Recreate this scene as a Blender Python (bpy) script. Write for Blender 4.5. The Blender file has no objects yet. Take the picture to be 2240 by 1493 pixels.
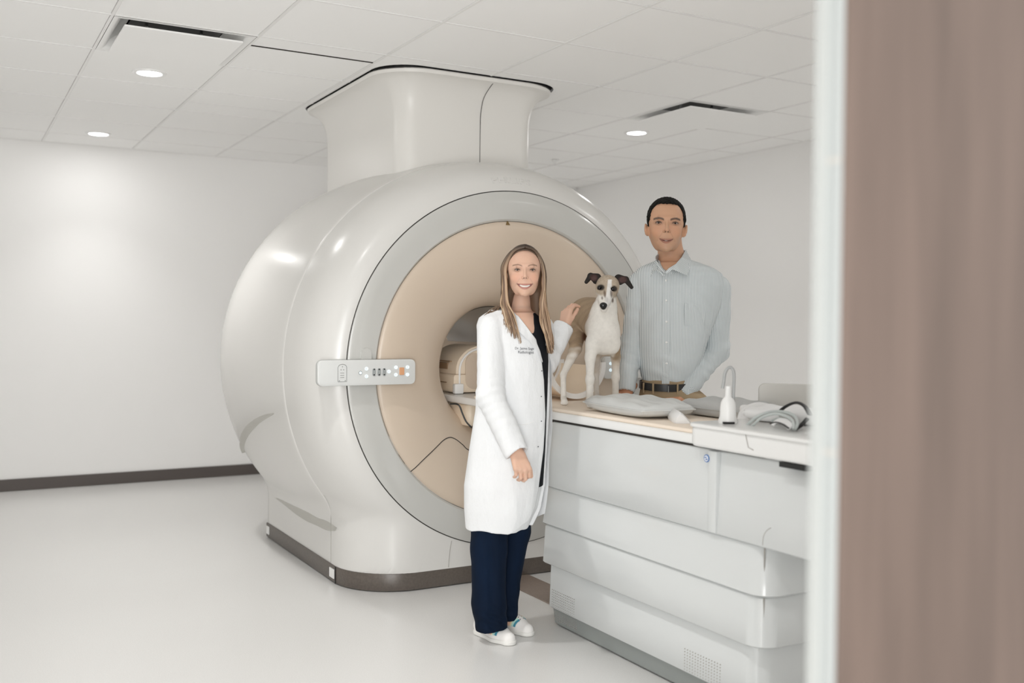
import bpy, bmesh, math, random
import numpy as np
from mathutils import Vector, Matrix
random.seed(7); rng = np.random.default_rng(7)
SC = bpy.context.scene
COL = SC.collection
PI = math.pi

# ------------------------------------------------------------------ camera
R_CAM = np.array([[0.8701641804811902, 0.0037196137248548286, -0.49274787009304905],
                  [-0.4926963101797579, 0.022883713921919287, -0.8699003860054275],
                  [0.008040207879802082, 0.9997312139324638, 0.021745228128762856]])
C_CAM = np.array([0.0, 0.0, 1.245]); F_PX = 2185.8
cam = bpy.data.cameras.new('camera'); cam_o = bpy.data.objects.new('camera', cam); COL.objects.link(cam_o)
M4 = Matrix([list(R_CAM[0]) + [0], list(R_CAM[1]) + [0], list(R_CAM[2]) + [0], [0, 0, 0, 1]])
M4.translation = Vector(C_CAM); cam_o.matrix_world = M4
cam.sensor_width = 36; cam.sensor_fit = 'HORIZONTAL'; cam.lens = F_PX / 2240 * 36
cam.clip_start = .02; cam.clip_end = 60
cam.dof.use_dof = True; cam.dof.focus_distance = 4.2; cam.dof.aperture_fstop = 2.0
SC.camera = cam_o

# ------------------------------------------------------------------ world, lights, exposure
w = bpy.data.worlds.new('world'); SC.world = w; w.use_nodes = True
w.node_tree.nodes['Background'].inputs[0].default_value = (1, .985, .96, 1)
w.node_tree.nodes['Background'].inputs[1].default_value = 1.0
SC.view_settings.view_transform = 'Standard'; SC.view_settings.look = 'None'
SC.view_settings.gamma = 1; SC.view_settings.use_curve_mapping = False
SC.view_settings.exposure = 0.45
SC.cycles.use_denoising = True
SC.cycles.max_bounces = 14; SC.cycles.diffuse_bounces = 10; SC.cycles.glossy_bounces = 4
SC.cycles.sample_clamp_indirect = 6
CEIL = 2.49; XW = 5.17; YW = 7.91; XL = -1.3; YF = .83
LIGHT_XY = [(.91, 7.36), (.91, 5.39), (.91, 3.42), (.91, 1.6), (3.99, 7.36), (3.99, 5.39), (3.99, 3.42), (3.99, 1.6)]
SPOT_W = 46; WIDE_W = 2.1
def spot(x, y, e, ang=98, r=.05):
    l = bpy.data.lights.new('downlight_beam', 'SPOT'); l.energy = e; l.spot_size = math.radians(ang); l.spot_blend = 1.0
    l.shadow_soft_size = r; l.color = (1, .985, .965)
    o = bpy.data.objects.new('downlight_beam', l); COL.objects.link(o); o.location = (x, y, CEIL - .012)
    return o
for x, y in LIGHT_XY:
    spot(x, y, SPOT_W * (.62 if y > 7 else 1)); 
    l = bpy.data.lights.new('downlight_glow', 'AREA'); l.shape = 'DISK'; l.size = .12; l.energy = WIDE_W; l.color = (1, .99, .975)
    o = bpy.data.objects.new('downlight_glow', l); COL.objects.link(o); o.location = (x, y, CEIL - .014)
# added frontal fill behind the camera, coming in through the doorway
al = bpy.data.lights.new('frontal_fill', 'AREA'); al.shape = 'RECTANGLE'; al.size = 1.5; al.size_y = 1.5; al.energy = 52; al.color = (.93, .97, 1)
ao = bpy.data.objects.new('frontal_fill', al); COL.objects.link(ao); ao.location = (-1.15, -1.5, 1.75)
ao.rotation_euler = (Vector((1.9, 3.4, 1.1)) - ao.location).to_track_quat('-Z', 'Y').to_euler()

al = bpy.data.lights.new('ceiling_fill', 'AREA'); al.shape = 'RECTANGLE'; al.size = 1.4; al.size_y = 1.0; al.energy = 48; al.color = (1, .99, .97)  # added fill, out of view, aimed up to brighten the ceiling
ao = bpy.data.objects.new('ceiling_fill', al); COL.objects.link(ao); ao.location = (-.7, -.9, .7)
ao.rotation_euler = (Vector((1.9, 3.6, 2.5)) - ao.location).to_track_quat('-Z', 'Y').to_euler()

# ------------------------------------------------------------------ helpers
def world_pt(px, py, d):
    r = R_CAM @ np.array([(px - 1120) / F_PX, -(py - 746.5) / F_PX, -1.0]); return C_CAM + r * d
def ray(px, py): return R_CAM @ np.array([(px - 1120), -(py - 746.5), -F_PX])
def on_plane(px, py, ax, v):
    r = ray(px, py); return C_CAM + r * ((v - C_CAM[ax]) / r[ax])

def mat(name, col, rough=.5, spec=.5, metal=0, noise=None, bump=None, coat=0, sub=0, attr=False, sheen=0):
    m = bpy.data.materials.new(name); m.use_nodes = True; nt = m.node_tree; b = nt.nodes['Principled BSDF']
    b.inputs['Base Color'].default_value = (*col, 1); b.inputs['Roughness'].default_value = rough
    b.inputs['Specular IOR Level'].default_value = spec; b.inputs['Metallic'].default_value = metal
    b.inputs['Coat Weight'].default_value = coat; b.inputs['Coat Roughness'].default_value = .12
    b.inputs['Sheen Weight'].default_value = sheen
    if sub:
        b.inputs['Subsurface Weight'].default_value = sub; b.inputs['Subsurface Radius'].default_value = (1, .35, .2); b.inputs['Subsurface Scale'].default_value = .006
    tc = nt.nodes.new('ShaderNodeTexCoord')
    src = None
    if attr:
        a = nt.nodes.new('ShaderNodeVertexColor'); a.layer_name = 'Col'; src = a.outputs[0]; nt.links.new(src, b.inputs['Base Color'])
    if noise:   # (scale, amount, stretch)
        n = nt.nodes.new('ShaderNodeTexNoise'); n.inputs['Scale'].default_value = noise[0]; n.inputs['Detail'].default_value = 5
        mp = nt.nodes.new('ShaderNodeMapping'); mp.inputs['Scale'].default_value = noise[2] if len(noise) > 2 else (1, 1, 1)
        nt.links.new(tc.outputs['Object'], mp.inputs[0]); nt.links.new(mp.outputs[0], n.inputs[0])
        mx = nt.nodes.new('ShaderNodeMix'); mx.data_type = 'RGBA'; mx.blend_type = 'MULTIPLY'; mx.inputs[0].default_value = 1
        rp = nt.nodes.new('ShaderNodeValToRGB'); a_ = noise[1]
        rp.color_ramp.elements[0].position = .3; rp.color_ramp.elements[1].position = .7
        rp.color_ramp.elements[0].color = (1 - a_, 1 - a_, 1 - a_, 1); rp.color_ramp.elements[1].color = (1, 1, 1, 1)
        nt.links.new(n.outputs[0], rp.inputs[0]); nt.links.new(rp.outputs[0], mx.inputs[7])
        if src: nt.links.new(src, mx.inputs[6])
        else: mx.inputs[6].default_value = (*col, 1)
        nt.links.new(mx.outputs[2], b.inputs['Base Color'])
    if bump:    # (scale, strength, stretch, distance)
        n = nt.nodes.new('ShaderNodeTexNoise'); n.inputs['Scale'].default_value = bump[0]; n.inputs['Detail'].default_value = 6
        mp = nt.nodes.new('ShaderNodeMapping'); mp.inputs['Scale'].default_value = bump[2] if len(bump) > 2 else (1, 1, 1)
        nt.links.new(tc.outputs['Object'], mp.inputs[0]); nt.links.new(mp.outputs[0], n.inputs[0])
        bp = nt.nodes.new('ShaderNodeBump'); bp.inputs['Strength'].default_value = bump[1]; bp.inputs['Distance'].default_value = bump[3] if len(bump) > 3 else .002
        nt.links.new(n.outputs[0], bp.inputs['Height']); nt.links.new(bp.outputs[0], b.inputs['Normal'])
    return m
def emis(name, col, s):
    m = bpy.data.materials.new(name); m.use_nodes = True; b = m.node_tree.nodes['Principled BSDF']
    b.inputs['Base Color'].default_value = (*col, 1); b.inputs['Emission Color'].default_value = (*col, 1); b.inputs['Emission Strength'].default_value = s
    return m

def obj(name, me, m=None, parent=None, smooth=False, angle=40):
    if isinstance(me, bmesh.types.BMesh):
        bm = me; me = bpy.data.meshes.new(name); bm.to_mesh(me); bm.free()
    o = bpy.data.objects.new(name, me); COL.objects.link(o)
    if m is not None:
        for mm in (m if isinstance(m, (list, tuple)) else [m]): me.materials.append(mm)
    if parent is not None: o.parent = parent
    if smooth: shade(me, angle)
    return o
def shade(me, angle=40):
    me.polygons.foreach_set('use_smooth', [True] * len(me.polygons))
    if angle < 180: me.set_sharp_from_angle(angle=math.radians(angle))
def tag(o, label=None, cat=None, group=None, kind=None):
    if label: o['label'] = label
    if cat: o['category'] = cat
    if group: o['group'] = group
    if kind: o['kind'] = kind
    return o
def empty(name, loc=(0, 0, 0), rz=0, label=None, cat=None, group=None):
    o = bpy.data.objects.new(name, None); COL.objects.link(o); o.location = loc; o.rotation_euler = (0, 0, rz); o.empty_display_size = .1
    return tag(o, label, cat, group)
def pydata(v, f):
    me = bpy.data.meshes.new('mesh'); me.from_pydata([tuple(map(float, p)) for p in v], [], [tuple(int(i) for i in q) for q in f]); me.update(); return me
def box(x0, x1, y0, y1, z0, z1, bev=0, seg=2, bm=None):
    b = bm or bmesh.new()
    r = bmesh.ops.create_cube(b, size=1, matrix=Matrix.Translation(((x0 + x1) / 2, (y0 + y1) / 2, (z0 + z1) / 2)) @ Matrix.Diagonal((x1 - x0, y1 - y0, z1 - z0, 1)))
    if bev:
        es = list({e for v in r['verts'] for e in v.link_edges})
        bmesh.ops.bevel(b, geom=es, offset=bev, segments=seg, affect='EDGES', profile=.5)
    return b
def prism(pts, z0, z1, bev=0, seg=2):
    """closed outline pts (x,y) extruded z0..z1"""
    b = bmesh.new(); vs = [b.verts.new((x, y, z0)) for x, y in pts]
    f = b.faces.new(vs); r = bmesh.ops.extrude_face_region(b, geom=[f])
    nv = [g for g in r['geom'] if isinstance(g, bmesh.types.BMVert)]
    for v in nv: v.co.z = z1
    bmesh.ops.recalc_face_normals(b, faces=b.faces[:])
    if bev:
        es = [e for e in b.edges if abs(e.verts[0].co.z - e.verts[1].co.z) < 1e-6]
        bmesh.ops.bevel(b, geom=es, offset=bev, segments=seg, affect='EDGES', profile=.5)
    return b
def rrect(x0, x1, y0, y1, r, n=6):
    pts = []
    for cx, cy, a in ((x1 - r, y1 - r, 0), (x0 + r, y1 - r, 90), (x0 + r, y0 + r, 180), (x1 - r, y0 + r, 270)):
        for i in range(n + 1):
            t = math.radians(a + 90 * i / n); pts.append((cx + r * math.cos(t), cy + r * math.sin(t)))
    return pts
def catmull(P, n=8):
    P = [np.array(p, float) for p in P]; out = []
    for i in range(len(P) - 1):
        p0 = P[max(i - 1, 0)]; p1 = P[i]; p2 = P[i + 1]; p3 = P[min(i + 2, len(P) - 1)]
        for k in range(n):
            t = k / n
            out.append(.5 * ((2 * p1) + (-p0 + p2) * t + (2 * p0 - 5 * p1 + 4 * p2 - p3) * t * t + (-p0 + 3 * p1 - 3 * p2 + p3) * t ** 3))
    out.append(P[-1]); return out
def tube_data(P, r, n=8, flat=1.0, nrm=None, cap=True):
    """verts, faces of a tube through P; r scalar or list; flat squashes across nrm"""
    P = [np.array(p, float) for p in P]; m = len(P); rr = r if hasattr(r, '__len__') else [r] * m
    V = []; Fc = []; up = np.array(nrm if nrm is not None else (0.0, 0, 1.0), float); prev = None
    for i in range(m):
        t = P[min(i + 1, m - 1)] - P[max(i - 1, 0)]; t = t / (np.linalg.norm(t) + 1e-12)
        if nrm is None and prev is not None: a = prev - t * prev.dot(t)
        else: a = up - t * up.dot(t)
        if np.linalg.norm(a) < 1e-4: a = np.array((1.0, 0, 0)) - t * t[0]
        a /= np.linalg.norm(a); prev = a; b = np.cross(t, a)
        for k in range(n):
            q = 2 * PI * k / n; V.append(P[i] + rr[i] * (flat * math.cos(q) * a + math.sin(q) * b))
    for i in range(m - 1):
        for k in range(n):
            k2 = (k + 1) % n; Fc.append((i * n + k, i * n + k2, (i + 1) * n + k2, (i + 1) * n + k))
    if cap: Fc.append(tuple(range(n))[::-1]); Fc.append(tuple((m - 1) * n + k for k in range(n)))
    return V, Fc
def tube(P, r, n=8, **k): return pydata(*tube_data(P, r, n, **k))
def merge(parts):
    V = []; Fc = []
    for v, f in parts:
        o = len(V); V += list(v); Fc += [tuple(i + o for i in q) for q in f]
    return V, Fc
def revolve(prof, cx, cz, n=128, a0=0, a1=2 * PI, close=True):
    """profile list of (y, r) turned about the axis x=cx, z=cz (parallel to Y)"""
    V = []; Fc = []; full = abs(a1 - a0 - 2 * PI) < 1e-6; na = n if full else n + 1
    for k in range(na):
        a = a0 + (a1 - a0) * k / n
        for y, r in prof: V.append((cx + r * math.cos(a), y, cz + r * math.sin(a)))
    m = len(prof)
    for k in range(n):
        k2 = (k + 1) % na
        for i in range(m - 1): Fc.append((k * m + i, k2 * m + i, k2 * m + i + 1, k * m + i + 1))
        if close: Fc.append((k * m + m - 1, k2 * m + m - 1, k2 * m, k * m))
    return V, Fc
def lathe(prof, loc=(0, 0, 0), n=32):
    """profile (r, z) about vertical axis"""
    V = []; Fc = []; m = len(prof)
    for k in range(n):
        a = 2 * PI * k / n
        for r, z in prof: V.append((loc[0] + r * math.cos(a), loc[1] + r * math.sin(a), loc[2] + z))
    for k in range(n):
        k2 = (k + 1) % n
        for i in range(m - 1): Fc.append((k * m + i, k2 * m + i, k2 * m + i + 1, k * m + i + 1))
    Fc.append(tuple(k * m for k in range(n))); Fc.append(tuple(k * m + m - 1 for k in range(n))[::-1])
    return V, Fc
def fix(me):
    b = bmesh.new(); b.from_mesh(me); bmesh.ops.recalc_face_normals(b, faces=b.faces[:]); b.to_mesh(me); b.free(); return me
def text_mesh(s, size, depth, name='text', align='CENTER'):
    c = bpy.data.curves.new(name, 'FONT'); c.body = s; c.size = size; c.extrude = depth; c.align_x = align; c.align_y = 'CENTER'; c.resolution_u = 3
    t = bpy.data.objects.new('tmp_text', c); COL.objects.link(t); bpy.context.view_layer.update()
    me = bpy.data.meshes.new_from_object(t.evaluated_get(bpy.context.evaluated_depsgraph_get())); bpy.data.objects.remove(t)
    return me

# ------------------------------------------------------------------ materials
M = {}
M['wall'] = mat('painted_wall', (.90, .895, .888), .6, .3, bump=(220, .12, (1, 1, 1), .0006))
M['tile'] = mat('ceiling_tile', (.95, .948, .942), .8, .2, bump=(300, .25, (1, 1, 1), .0008))
M['grid'] = mat('ceiling_grid', (.86, .855, .845), .4, .4)
M['floor'] = mat('vinyl_floor', (.73, .725, .712), .25, .5, noise=(260, .10), bump=(40, .06, (1, 1, 1), .0005))
M['base'] = mat('rubber_baseboard', (.10, .085, .078), .45, .4)
M['plastic'] = mat('white_plastic', (.68, .67, .648), .26, .5, coat=.08)
M['plastic2'] = mat('white_plastic_column', (.78, .765, .735), .32, .45)
M['ring'] = mat('grey_white_plastic', (.55, .548, .525), .2, .5, coat=.2)
M['beige'] = mat('beige_plastic', (.64, .535, .432), .3, .5)
M['beige2'] = mat('light_beige_plastic', (.82, .70, .56), .35, .5)
M['seam'] = mat('seam_shadow_gap', (.055, .05, .045), .7, .2)
M['softseam'] = mat('soft_seam', (.40, .385, .36), .7, .2)
M['plinth'] = mat('dark_plinth', (.125, .105, .09), .35, .5, noise=(90, .25))
M['tabwhite'] = mat('table_white_plastic', (.68, .70, .70), .2, .5, coat=.15)
M['tabrail'] = mat('table_rail_white', (.84, .84, .83), .2, .5)
M['kick'] = mat('grey_kick', (.27, .29, .28), .3, .5)
M['white'] = mat('white_paint', (.86, .86, .85), .3, .5)
M['black'] = mat('black_plastic', (.012, .012, .012), .4, .5)
M['padgrey'] = mat('grey_vinyl_cushion', (.60, .61, .60), .42, .4, bump=(30, .3, (1, 1, 1), .003))
M['mattress'] = mat('cream_mattress', (.87, .76, .645), .5, .3)
M['wood'] = mat('brown_wood_laminate', (.132, .095, .078), .45, .35, noise=(3.0, .30, (6, 1, .5)))
M['metalstrip'] = mat('brushed_steel_strip', (.33, .345, .34), .45, .4)
M['seal'] = mat('pale_seal', (.36, .37, .36), .5)
M['lamp'] = emis('lamp_lens', (1, .99, .98), 9)

# ------------------------------------------------------------------ room shell
def struct(name, me, m, **k):
    o = obj(name, me, m, **k); o['kind'] = 'structure'; return o
floor = struct('floor', box(XL, XW, -3.2, YW, -.06, 0), M['floor'])
struct('wall_back', box(XL - .12, XW + .12, YW, YW + .12, 0, CEIL + .35), M['wall'])
struct('wall_right', box(XW, XW + .12, YF, YW, 0, CEIL + .35), M['wall'])
struct('wall_left', box(XL - .12, XL, -3.2, YW, 0, CEIL + .35), M['wall'])
wf = box(XL, -1.0, YF, YF + .16, 0, CEIL + .35); box(1.93, XW, YF, YF + .16, 0, CEIL + .35, bm=wf); box(-1.0, 1.93, YF, YF + .16, 2.14, CEIL + .35, bm=wf)
struct('wall_front', wf, M['wall'])
struct('baseboard_back', box(XL, XW, YW - .013, YW, 0, .085, .004), M['base'])
struct('baseboard_right', box(XW - .013, XW, YF + .16, YW - .013, 0, .085, .004), M['base'])
# door leaf at the right of the doorway
door = empty('door_1', (1.40, YF - .02, 0)); door['kind'] = 'structure'
d_l = box(.905, 1.92, YF - .012, YF + .028, .01, 2.12, .003); o = obj('door_leaf', d_l, M['wood'], door); o.location = -Vector(door.location)
o = obj('edge_strip', box(.8985, .9045, YF - .008, YF + .031, .01, 2.12, .001), M['metalstrip'], door); o.location = -Vector(door.location); o['label'] = 'pale metal strip down the edge of the door'
o = obj('weather_seal', box(.8945, .8984, YF + .010, YF + .029, .01, 2.12, .001), M['seal'], door); o.location = -Vector(door.location)
for z in (.5, 1.09, 1.43, 1.9):
    o = obj('strip_joint', box(.8975, .9, YF - .0085, YF + .0315, z, z + .006), M['softseam'], door); o.location = -Vector(door.location)

# ceiling: grid bars and individual lay-in tiles
T = .6096; X0 = .604 - 2 * T; Y0 = 3.83 - 5 * T
xs = [X0 + T * i for i in range(0, 11)]; xs = [XL] + [x for x in xs if XL + .05 < x < XW - .05] + [XW]
ys = [Y0 + T * i for i in range(0, 14)]; ys = [YF + .16] + [y for y in ys if YF + .2 < y < YW - .05] + [YW]
ceil = tag(empty('ceiling', (2.2, 4.4, CEIL)), kind='structure')
def cpart(name, bm_, m_):
    o = obj(name, bm_, m_, ceil); o.location = -Vector(ceil.location); return o
cpart('ceiling_slab', box(XL, XW, YF, YW, CEIL + .3, CEIL + .35), M['wall'])
vents = [(.604, 4.44), (.604 + 4 * T * 1.381 * 0 + .604 * 0 + 5 * T, 4.44)]
GX = [x for x in xs]; 
def near(a, b): return abs(a - b) < .02
VX = [x for x in xs if near(x, .604)][0]; VX2 = [x for x in xs if abs(x - 3.652) < .05][0]
VY = min(ys, key=lambda y: abs(y - 4.44))
gw = .012
ox0_, ox1_ = .604 + 2 * T - .004, .604 + 4 * T + .004
for i in range(len(xs) - 1):
    for j in range(len(ys) - 1):
        x0, x1, y0, y1 = xs[i], xs[i + 1], ys[j], ys[j + 1]
        if near(y0, VY) and (near(x0, VX) or near(x0, VX2)): continue
        cuts = [(y0, y1)]
        if near(x0, .604 + T) and near(y0, 4.44): cuts = [(y0, y0 + .17), (y0 + .17, y1)]
        if near(x0, .604 + T) and near(y0, 5.66): cuts = [(y0, y0 + .33), (y0 + .33, y1)]
        # column opening
        for (a, b_) in cuts:
            if ox0_ - .01 < x0 and x1 < ox1_ + .01 and a > 4.43 and b_ < 6.28: continue
            e = gw / 2 + .0015
            t = box(x0 + e, x1 - e, a + e, b_ - e, CEIL + .0035, CEIL + .018, .0015, 1)
            cpart('ceiling_tile', t, M['tile'])
inner = rrect(1.985 - .124, 2.775 + .124, 4.66 - .124, 5.84 + .124, .20, 8); n_ = len(inner)
ox0, ox1, oy0, oy1 = .604 + 2 * T - .004, .604 + 4 * T + .004, 4.44 + .004, 4.44 + 3 * T
def out(x, y):
    cx_, cy_ = (ox0 + ox1) / 2, (oy0 + oy1) / 2; dx, dy = x - cx_, y - cy_
    k_ = min(((ox1 - ox0) / 2) / max(abs(dx), 1e-6), ((oy1 - oy0) / 2) / max(abs(dy), 1e-6)); return (cx_ + dx * k_, cy_ + dy * k_)
V = [(x, y, CEIL + .003) for x, y in inner] + [(*out(x, y), CEIL + .003) for x, y in inner] + [(x, y, CEIL + .02) for x, y in inner]
Fc = [(k, (k + 1) % n_, n_ + (k + 1) % n_, n_ + k) for k in range(n_)] + [(k, 2 * n_ + k, 2 * n_ + (k + 1) % n_, (k + 1) % n_) for k in range(n_)]
cpart('ceiling_tile', pydata(V, Fc), M['tile'])
for sx_ in (ox0, ox1): pass
for x in xs[1:-1]:
    segs = [(ys[0], YW)] if not 1.9 < x < 2.85 else [(ys[0], 4.66 - .124), (5.84 + .124, YW)]
    for a_, b_ in segs: cpart('grid_bar', box(x - gw / 2, x + gw / 2, a_, b_, CEIL, CEIL + .03), M['grid'])
for y in ys[1:-1]:
    segs = [(XL, XW)] if not 4.6 < y < 5.9 else [(XL, 1.985 - .124), (2.775 + .124, XW)]
    for a_, b_ in segs: cpart('grid_bar', box(a_, b_, y - gw / 2, y + gw / 2, CEIL + .0006, CEIL + .03), M['grid'])
for y in (VY + .17,): cpart('grid_bar', box(.604 + T, .604 + 2 * T, y - .004, y + .004, CEIL + .001, CEIL + .03), M['seam'])
cpart('grid_bar', box(.604 + T, .604 + 2 * T, 5.66 + .33 - .006, 5.66 + .33 + .006, CEIL + .001, CEIL + .03), M['grid'])
cpart('wall_angle', box(XL, XW, YW - .02, YW, CEIL - .001, CEIL + .03), M['grid'])
cpart('wall_angle', box(XW - .02, XW, YF + .16, YW, CEIL - .001, CEIL + .03), M['grid'])

# plaque air diffusers
def diffuser(x, y, label):
    t = empty('air_diffuser', (x + T / 2, y + T / 2, CEIL), label=label, cat='air vent', group='square ceiling diffusers')
    h = T / 2 - .008
    V = []; Fc = []
    rings = [(h, .0), (h - .015, -.0015), (h - .035, .012), (h - .05, .04), (h - .075, .055), (.205, .06), (.20, .16)]
    for s, z in rings:
        for a, b_ in rrect(-s, s, -s, s, .004 if s > .21 else .05, 5): V.append((a, b_, z))
    n = 24
    for i in range(len(rings) - 1):
        for k in range(n): Fc.append((i * n + k, i * n + (k + 1) % n, (i + 1) * n + (k + 1) % n, (i + 1) * n + k))
    o = obj('diffuser_cone', fix(pydata(V, Fc)), M['white'], t, True, 50)
    obj('duct_throat', prism(rrect(-.198, .198, -.198, .198, .05), .058, .2), M['black'], t)
    obj('plaque', prism(rrect(-.250, .250, -.250, .250, .006, 3), -.022, -.014, .002), M['tile'], t)
    for sx in (-1, 1): obj('hanger', box(sx * .12 - .006, sx * .12 + .006, -.006, .006, -.014, .07), M['metalstrip'], t)
    return t
diffuser(VX, VY, 'square white ceiling diffuser at upper left, beside the nearest round lamp')
diffuser(VX2, VY, 'square white ceiling diffuser above the man, right of the column')

# round downlights
def downlight(x, y, label, seen=True):
    t = empty('downlight', (x, y, CEIL), label=label, cat='ceiling light', group='round recessed downlights')
    V, Fc = lathe([(.062, .003), (.062, -.003), (.072, -.006), (.082, -.004), (.084, .003)], (0, 0, 0), 40)
    obj('trim_ring', fix(pydata(V, Fc[:-2])), M['white'], t, True, 60)
    V, Fc = lathe([(.0005, -.0055), (.03, -.0055), (.0615, -.002), (.0615, .004), (.0005, .004)], (0, 0, 0), 40)
    obj('lens', fix(pydata(V, Fc)), M['lamp'], t, True, 60)
lab = ['round ceiling light nearest the back wall, left of the column', 'round ceiling light just beyond the upper left diffuser', None, None, None, 'round ceiling light on the right, near the right diffuser']
for (x, y), l in zip(LIGHT_XY, lab):
    if l: downlight(x, y, l)
p = on_plane(1215, 350, 2, CEIL)
t = fix(pydata(*lathe([(.001, 0), (.03, 0), (.03, -.006), (.02, -.02), (.012, -.03), (.001, -.03)], (0, 0, 0), 20)))
o = obj('ceiling_sensor', t, M['white'], None, True); o.location = (p[0], p[1], CEIL - .0); tag(o, 'small pale sensor on the ceiling right of the column', 'sensor')
p = on_plane(967, 0, 2, CEIL)
# ------------------------------------------------------------------ scanner
CX, CZ = 2.381, 1.01; FY = 4.18
scan = empty('mri_scanner', (CX, 5.0, 0), label='large round white scanner with beige bore and dark plinth', cat='scanner')
def spart(name, me, m, smooth=True, angle=35, label=None, parent=None):
    o = obj(name, me, m, scan, smooth, angle); o.location = -Vector(scan.location)
    if label: o['label'] = label
    return o
# barrel + base as one lofted form, cut into front cover and rear cover
prof = [(FY, .852), (FY + .004, .872), (FY + .016, .902), (FY + .038, .935), (FY + .075, .966), (FY + .13, .993), (FY + .2, 1.012), (FY + .28, 1.022), (FY + .344, 1.028), (FY + .346, 1.021)]
prof2 = [(4.527, 1.021), (4.529, 1.029), (4.545, 1.034), (4.62, 1.042), (4.8, 1.056), (5.0, 1.068), (5.2, 1.074), (5.42, 1.073), (5.54, 1.066), (5.65, 1.05), (5.74, 1.022), (5.82, .975), (5.875, .91), (5.9, .82), (5.905, .5)]
def boxw(y):   # half width of the base at depth y
    r = .30; yc = FY + r
    if y <= FY: return .795 - r
    if y < yc: return .795 - r + math.sqrt(max(r * r - (yc - y) ** 2, 0))
    if y > 5.60: return .795 - min((y - 5.60) * .6, .3)
    return .795
ZB = .064
def rad(a, y, r, s=1.0):
    cx_, sz = math.cos(a), math.sin(a)
    if sz > .05: return r
    w_ = boxw(y); t1 = w_ / max(abs(cx_), 1e-6); t2 = (CZ - ZB) / max(-sz, 1e-6)
    # box exit with the top of the box at z = .62
    bx = min(t1, t2)
    k = .05; d = bx - r; ease = min(max((-sz - .05) / .3, 0), 1)
    m_ = max(bx, r) + (max(k - abs(d), 0) ** 2) / (4 * k)
    return min(r + (m_ - r) * ease, t2)
def loft(prof_, n=288, recess=False, first=False):
    V = []; Fc = []; m = len(prof_)
    for k in range(n):
        a = 2 * PI * k / n
        for y, r in prof_:
            q = r if (first and y < FY + .0001) else rad(a, max(y, FY), r)
            if recess:   # the lower flank sits a little inside the upper shell
                dz = CZ + q * math.sin(a)
                if math.sin(a) < .05 and dz > .33 and y < 5.84:
                    yb = 4.86 + 1.1 * max(0, (.88 - dz)) if False else 0
                    edge = .86 - 0.10 * ((5.9 - y) / 1.0) + .0 * y
                    s_ = min(max((y - 4.98) / .05, 0), 1); u = min(max((edge - dz) / .018, 0), 1); low = min(max((dz - .40) / .25, 0), 1)
                    q -= .032 * s_ * u * low
            V.append((CX + q * math.cos(a), y, CZ + q * math.sin(a)))
    for k in range(n):
        k2 = (k + 1) % n
        for i in range(m - 1): Fc.append((k * m + i, k2 * m + i, k2 * m + i + 1, k * m + i + 1))
    return V, Fc
def dens(pr, n):
    ys_ = [p_[0] for p_ in pr]; P = catmull([(p_[0], p_[1], 0) for p_ in pr], n); return [(float(p_[0]), float(p_[1])) for p_ in P]
spart('front_cover', fix(pydata(*loft([(FY, .852), (FY + .0002, .853)] + dens(prof, 2)[1:], 1200, first=True))), M['plastic'])
pr2 = dens(prof2, 4)
spart('rear_cover', fix(pydata(*loft(pr2, 480))), M['plastic'], angle=50)
prof_all = dens(prof, 3) + pr2
PYS = np.array([p_[0] for p_ in prof_all]); PRS = np.array([p_[1] for p_ in prof_all])
def srf_hit(px, py, lift=.0012):
    best = None
    for d in np.arange(4.0, 6.6, .004):
        p_ = world_pt(px, py, d)
        if p_[1] < FY: continue
        a = math.atan2(p_[2] - CZ, p_[0] - CX); q = rad(a, p_[1], float(np.interp(p_[1], PYS, PRS))); g = math.hypot(p_[0] - CX, p_[2] - CZ) - q
        if best is None or g < best[0]: best = (g, p_, a)
        if g <= lift: break
    return best[1] + (0 if best[0] <= lift else 0)
def shade_ribbon(rows):
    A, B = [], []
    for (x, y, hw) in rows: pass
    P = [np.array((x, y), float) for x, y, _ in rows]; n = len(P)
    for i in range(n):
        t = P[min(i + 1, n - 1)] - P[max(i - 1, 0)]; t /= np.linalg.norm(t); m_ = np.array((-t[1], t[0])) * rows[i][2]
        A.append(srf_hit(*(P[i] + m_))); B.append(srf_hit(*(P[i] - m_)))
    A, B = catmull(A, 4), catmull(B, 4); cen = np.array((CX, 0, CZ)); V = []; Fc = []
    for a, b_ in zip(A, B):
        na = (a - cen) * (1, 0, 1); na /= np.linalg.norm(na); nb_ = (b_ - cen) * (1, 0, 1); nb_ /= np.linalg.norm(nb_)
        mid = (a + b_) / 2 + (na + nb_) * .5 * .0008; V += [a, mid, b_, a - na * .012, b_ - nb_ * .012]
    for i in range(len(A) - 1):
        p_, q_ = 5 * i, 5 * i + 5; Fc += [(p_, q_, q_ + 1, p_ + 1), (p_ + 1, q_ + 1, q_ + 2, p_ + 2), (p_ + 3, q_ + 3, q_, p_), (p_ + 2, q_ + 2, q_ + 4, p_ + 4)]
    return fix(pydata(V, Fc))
M['shade_ribbon'] = mat('shade_grey', (.50, .49, .455), .45, .4)  # grey for ribbons laid on the covers, shade imitated by colour
spart('shade_band', shade_ribbon([(598, 904, 2), (572, 915, 6), (548, 933, 8), (534, 953, 7.5), (529, 975, 5), (532.5, 990, 3)]), M['shade_ribbon'], label='curved grey band of painted shade on the rear flank')
spart('shade_band', shade_ribbon([(603, 1088, 1), (625, 1101, 4), (655, 1120, 8), (690, 1139, 10.5), (718, 1151, 9), (735, 1157, 4)]), M['shade_ribbon'], label='crescent of grey painted shade above the plinth')
# gap liners between covers
for sx_ in (-1, 1):
    spart('corner_seam', tube([(CX + sx_ * .7955, 4.527, .088), (CX + sx_ * .7955, 4.527, .20), (CX + sx_ * .7965, 4.527, .34)], .0011, 5), M['softseam'])
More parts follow.
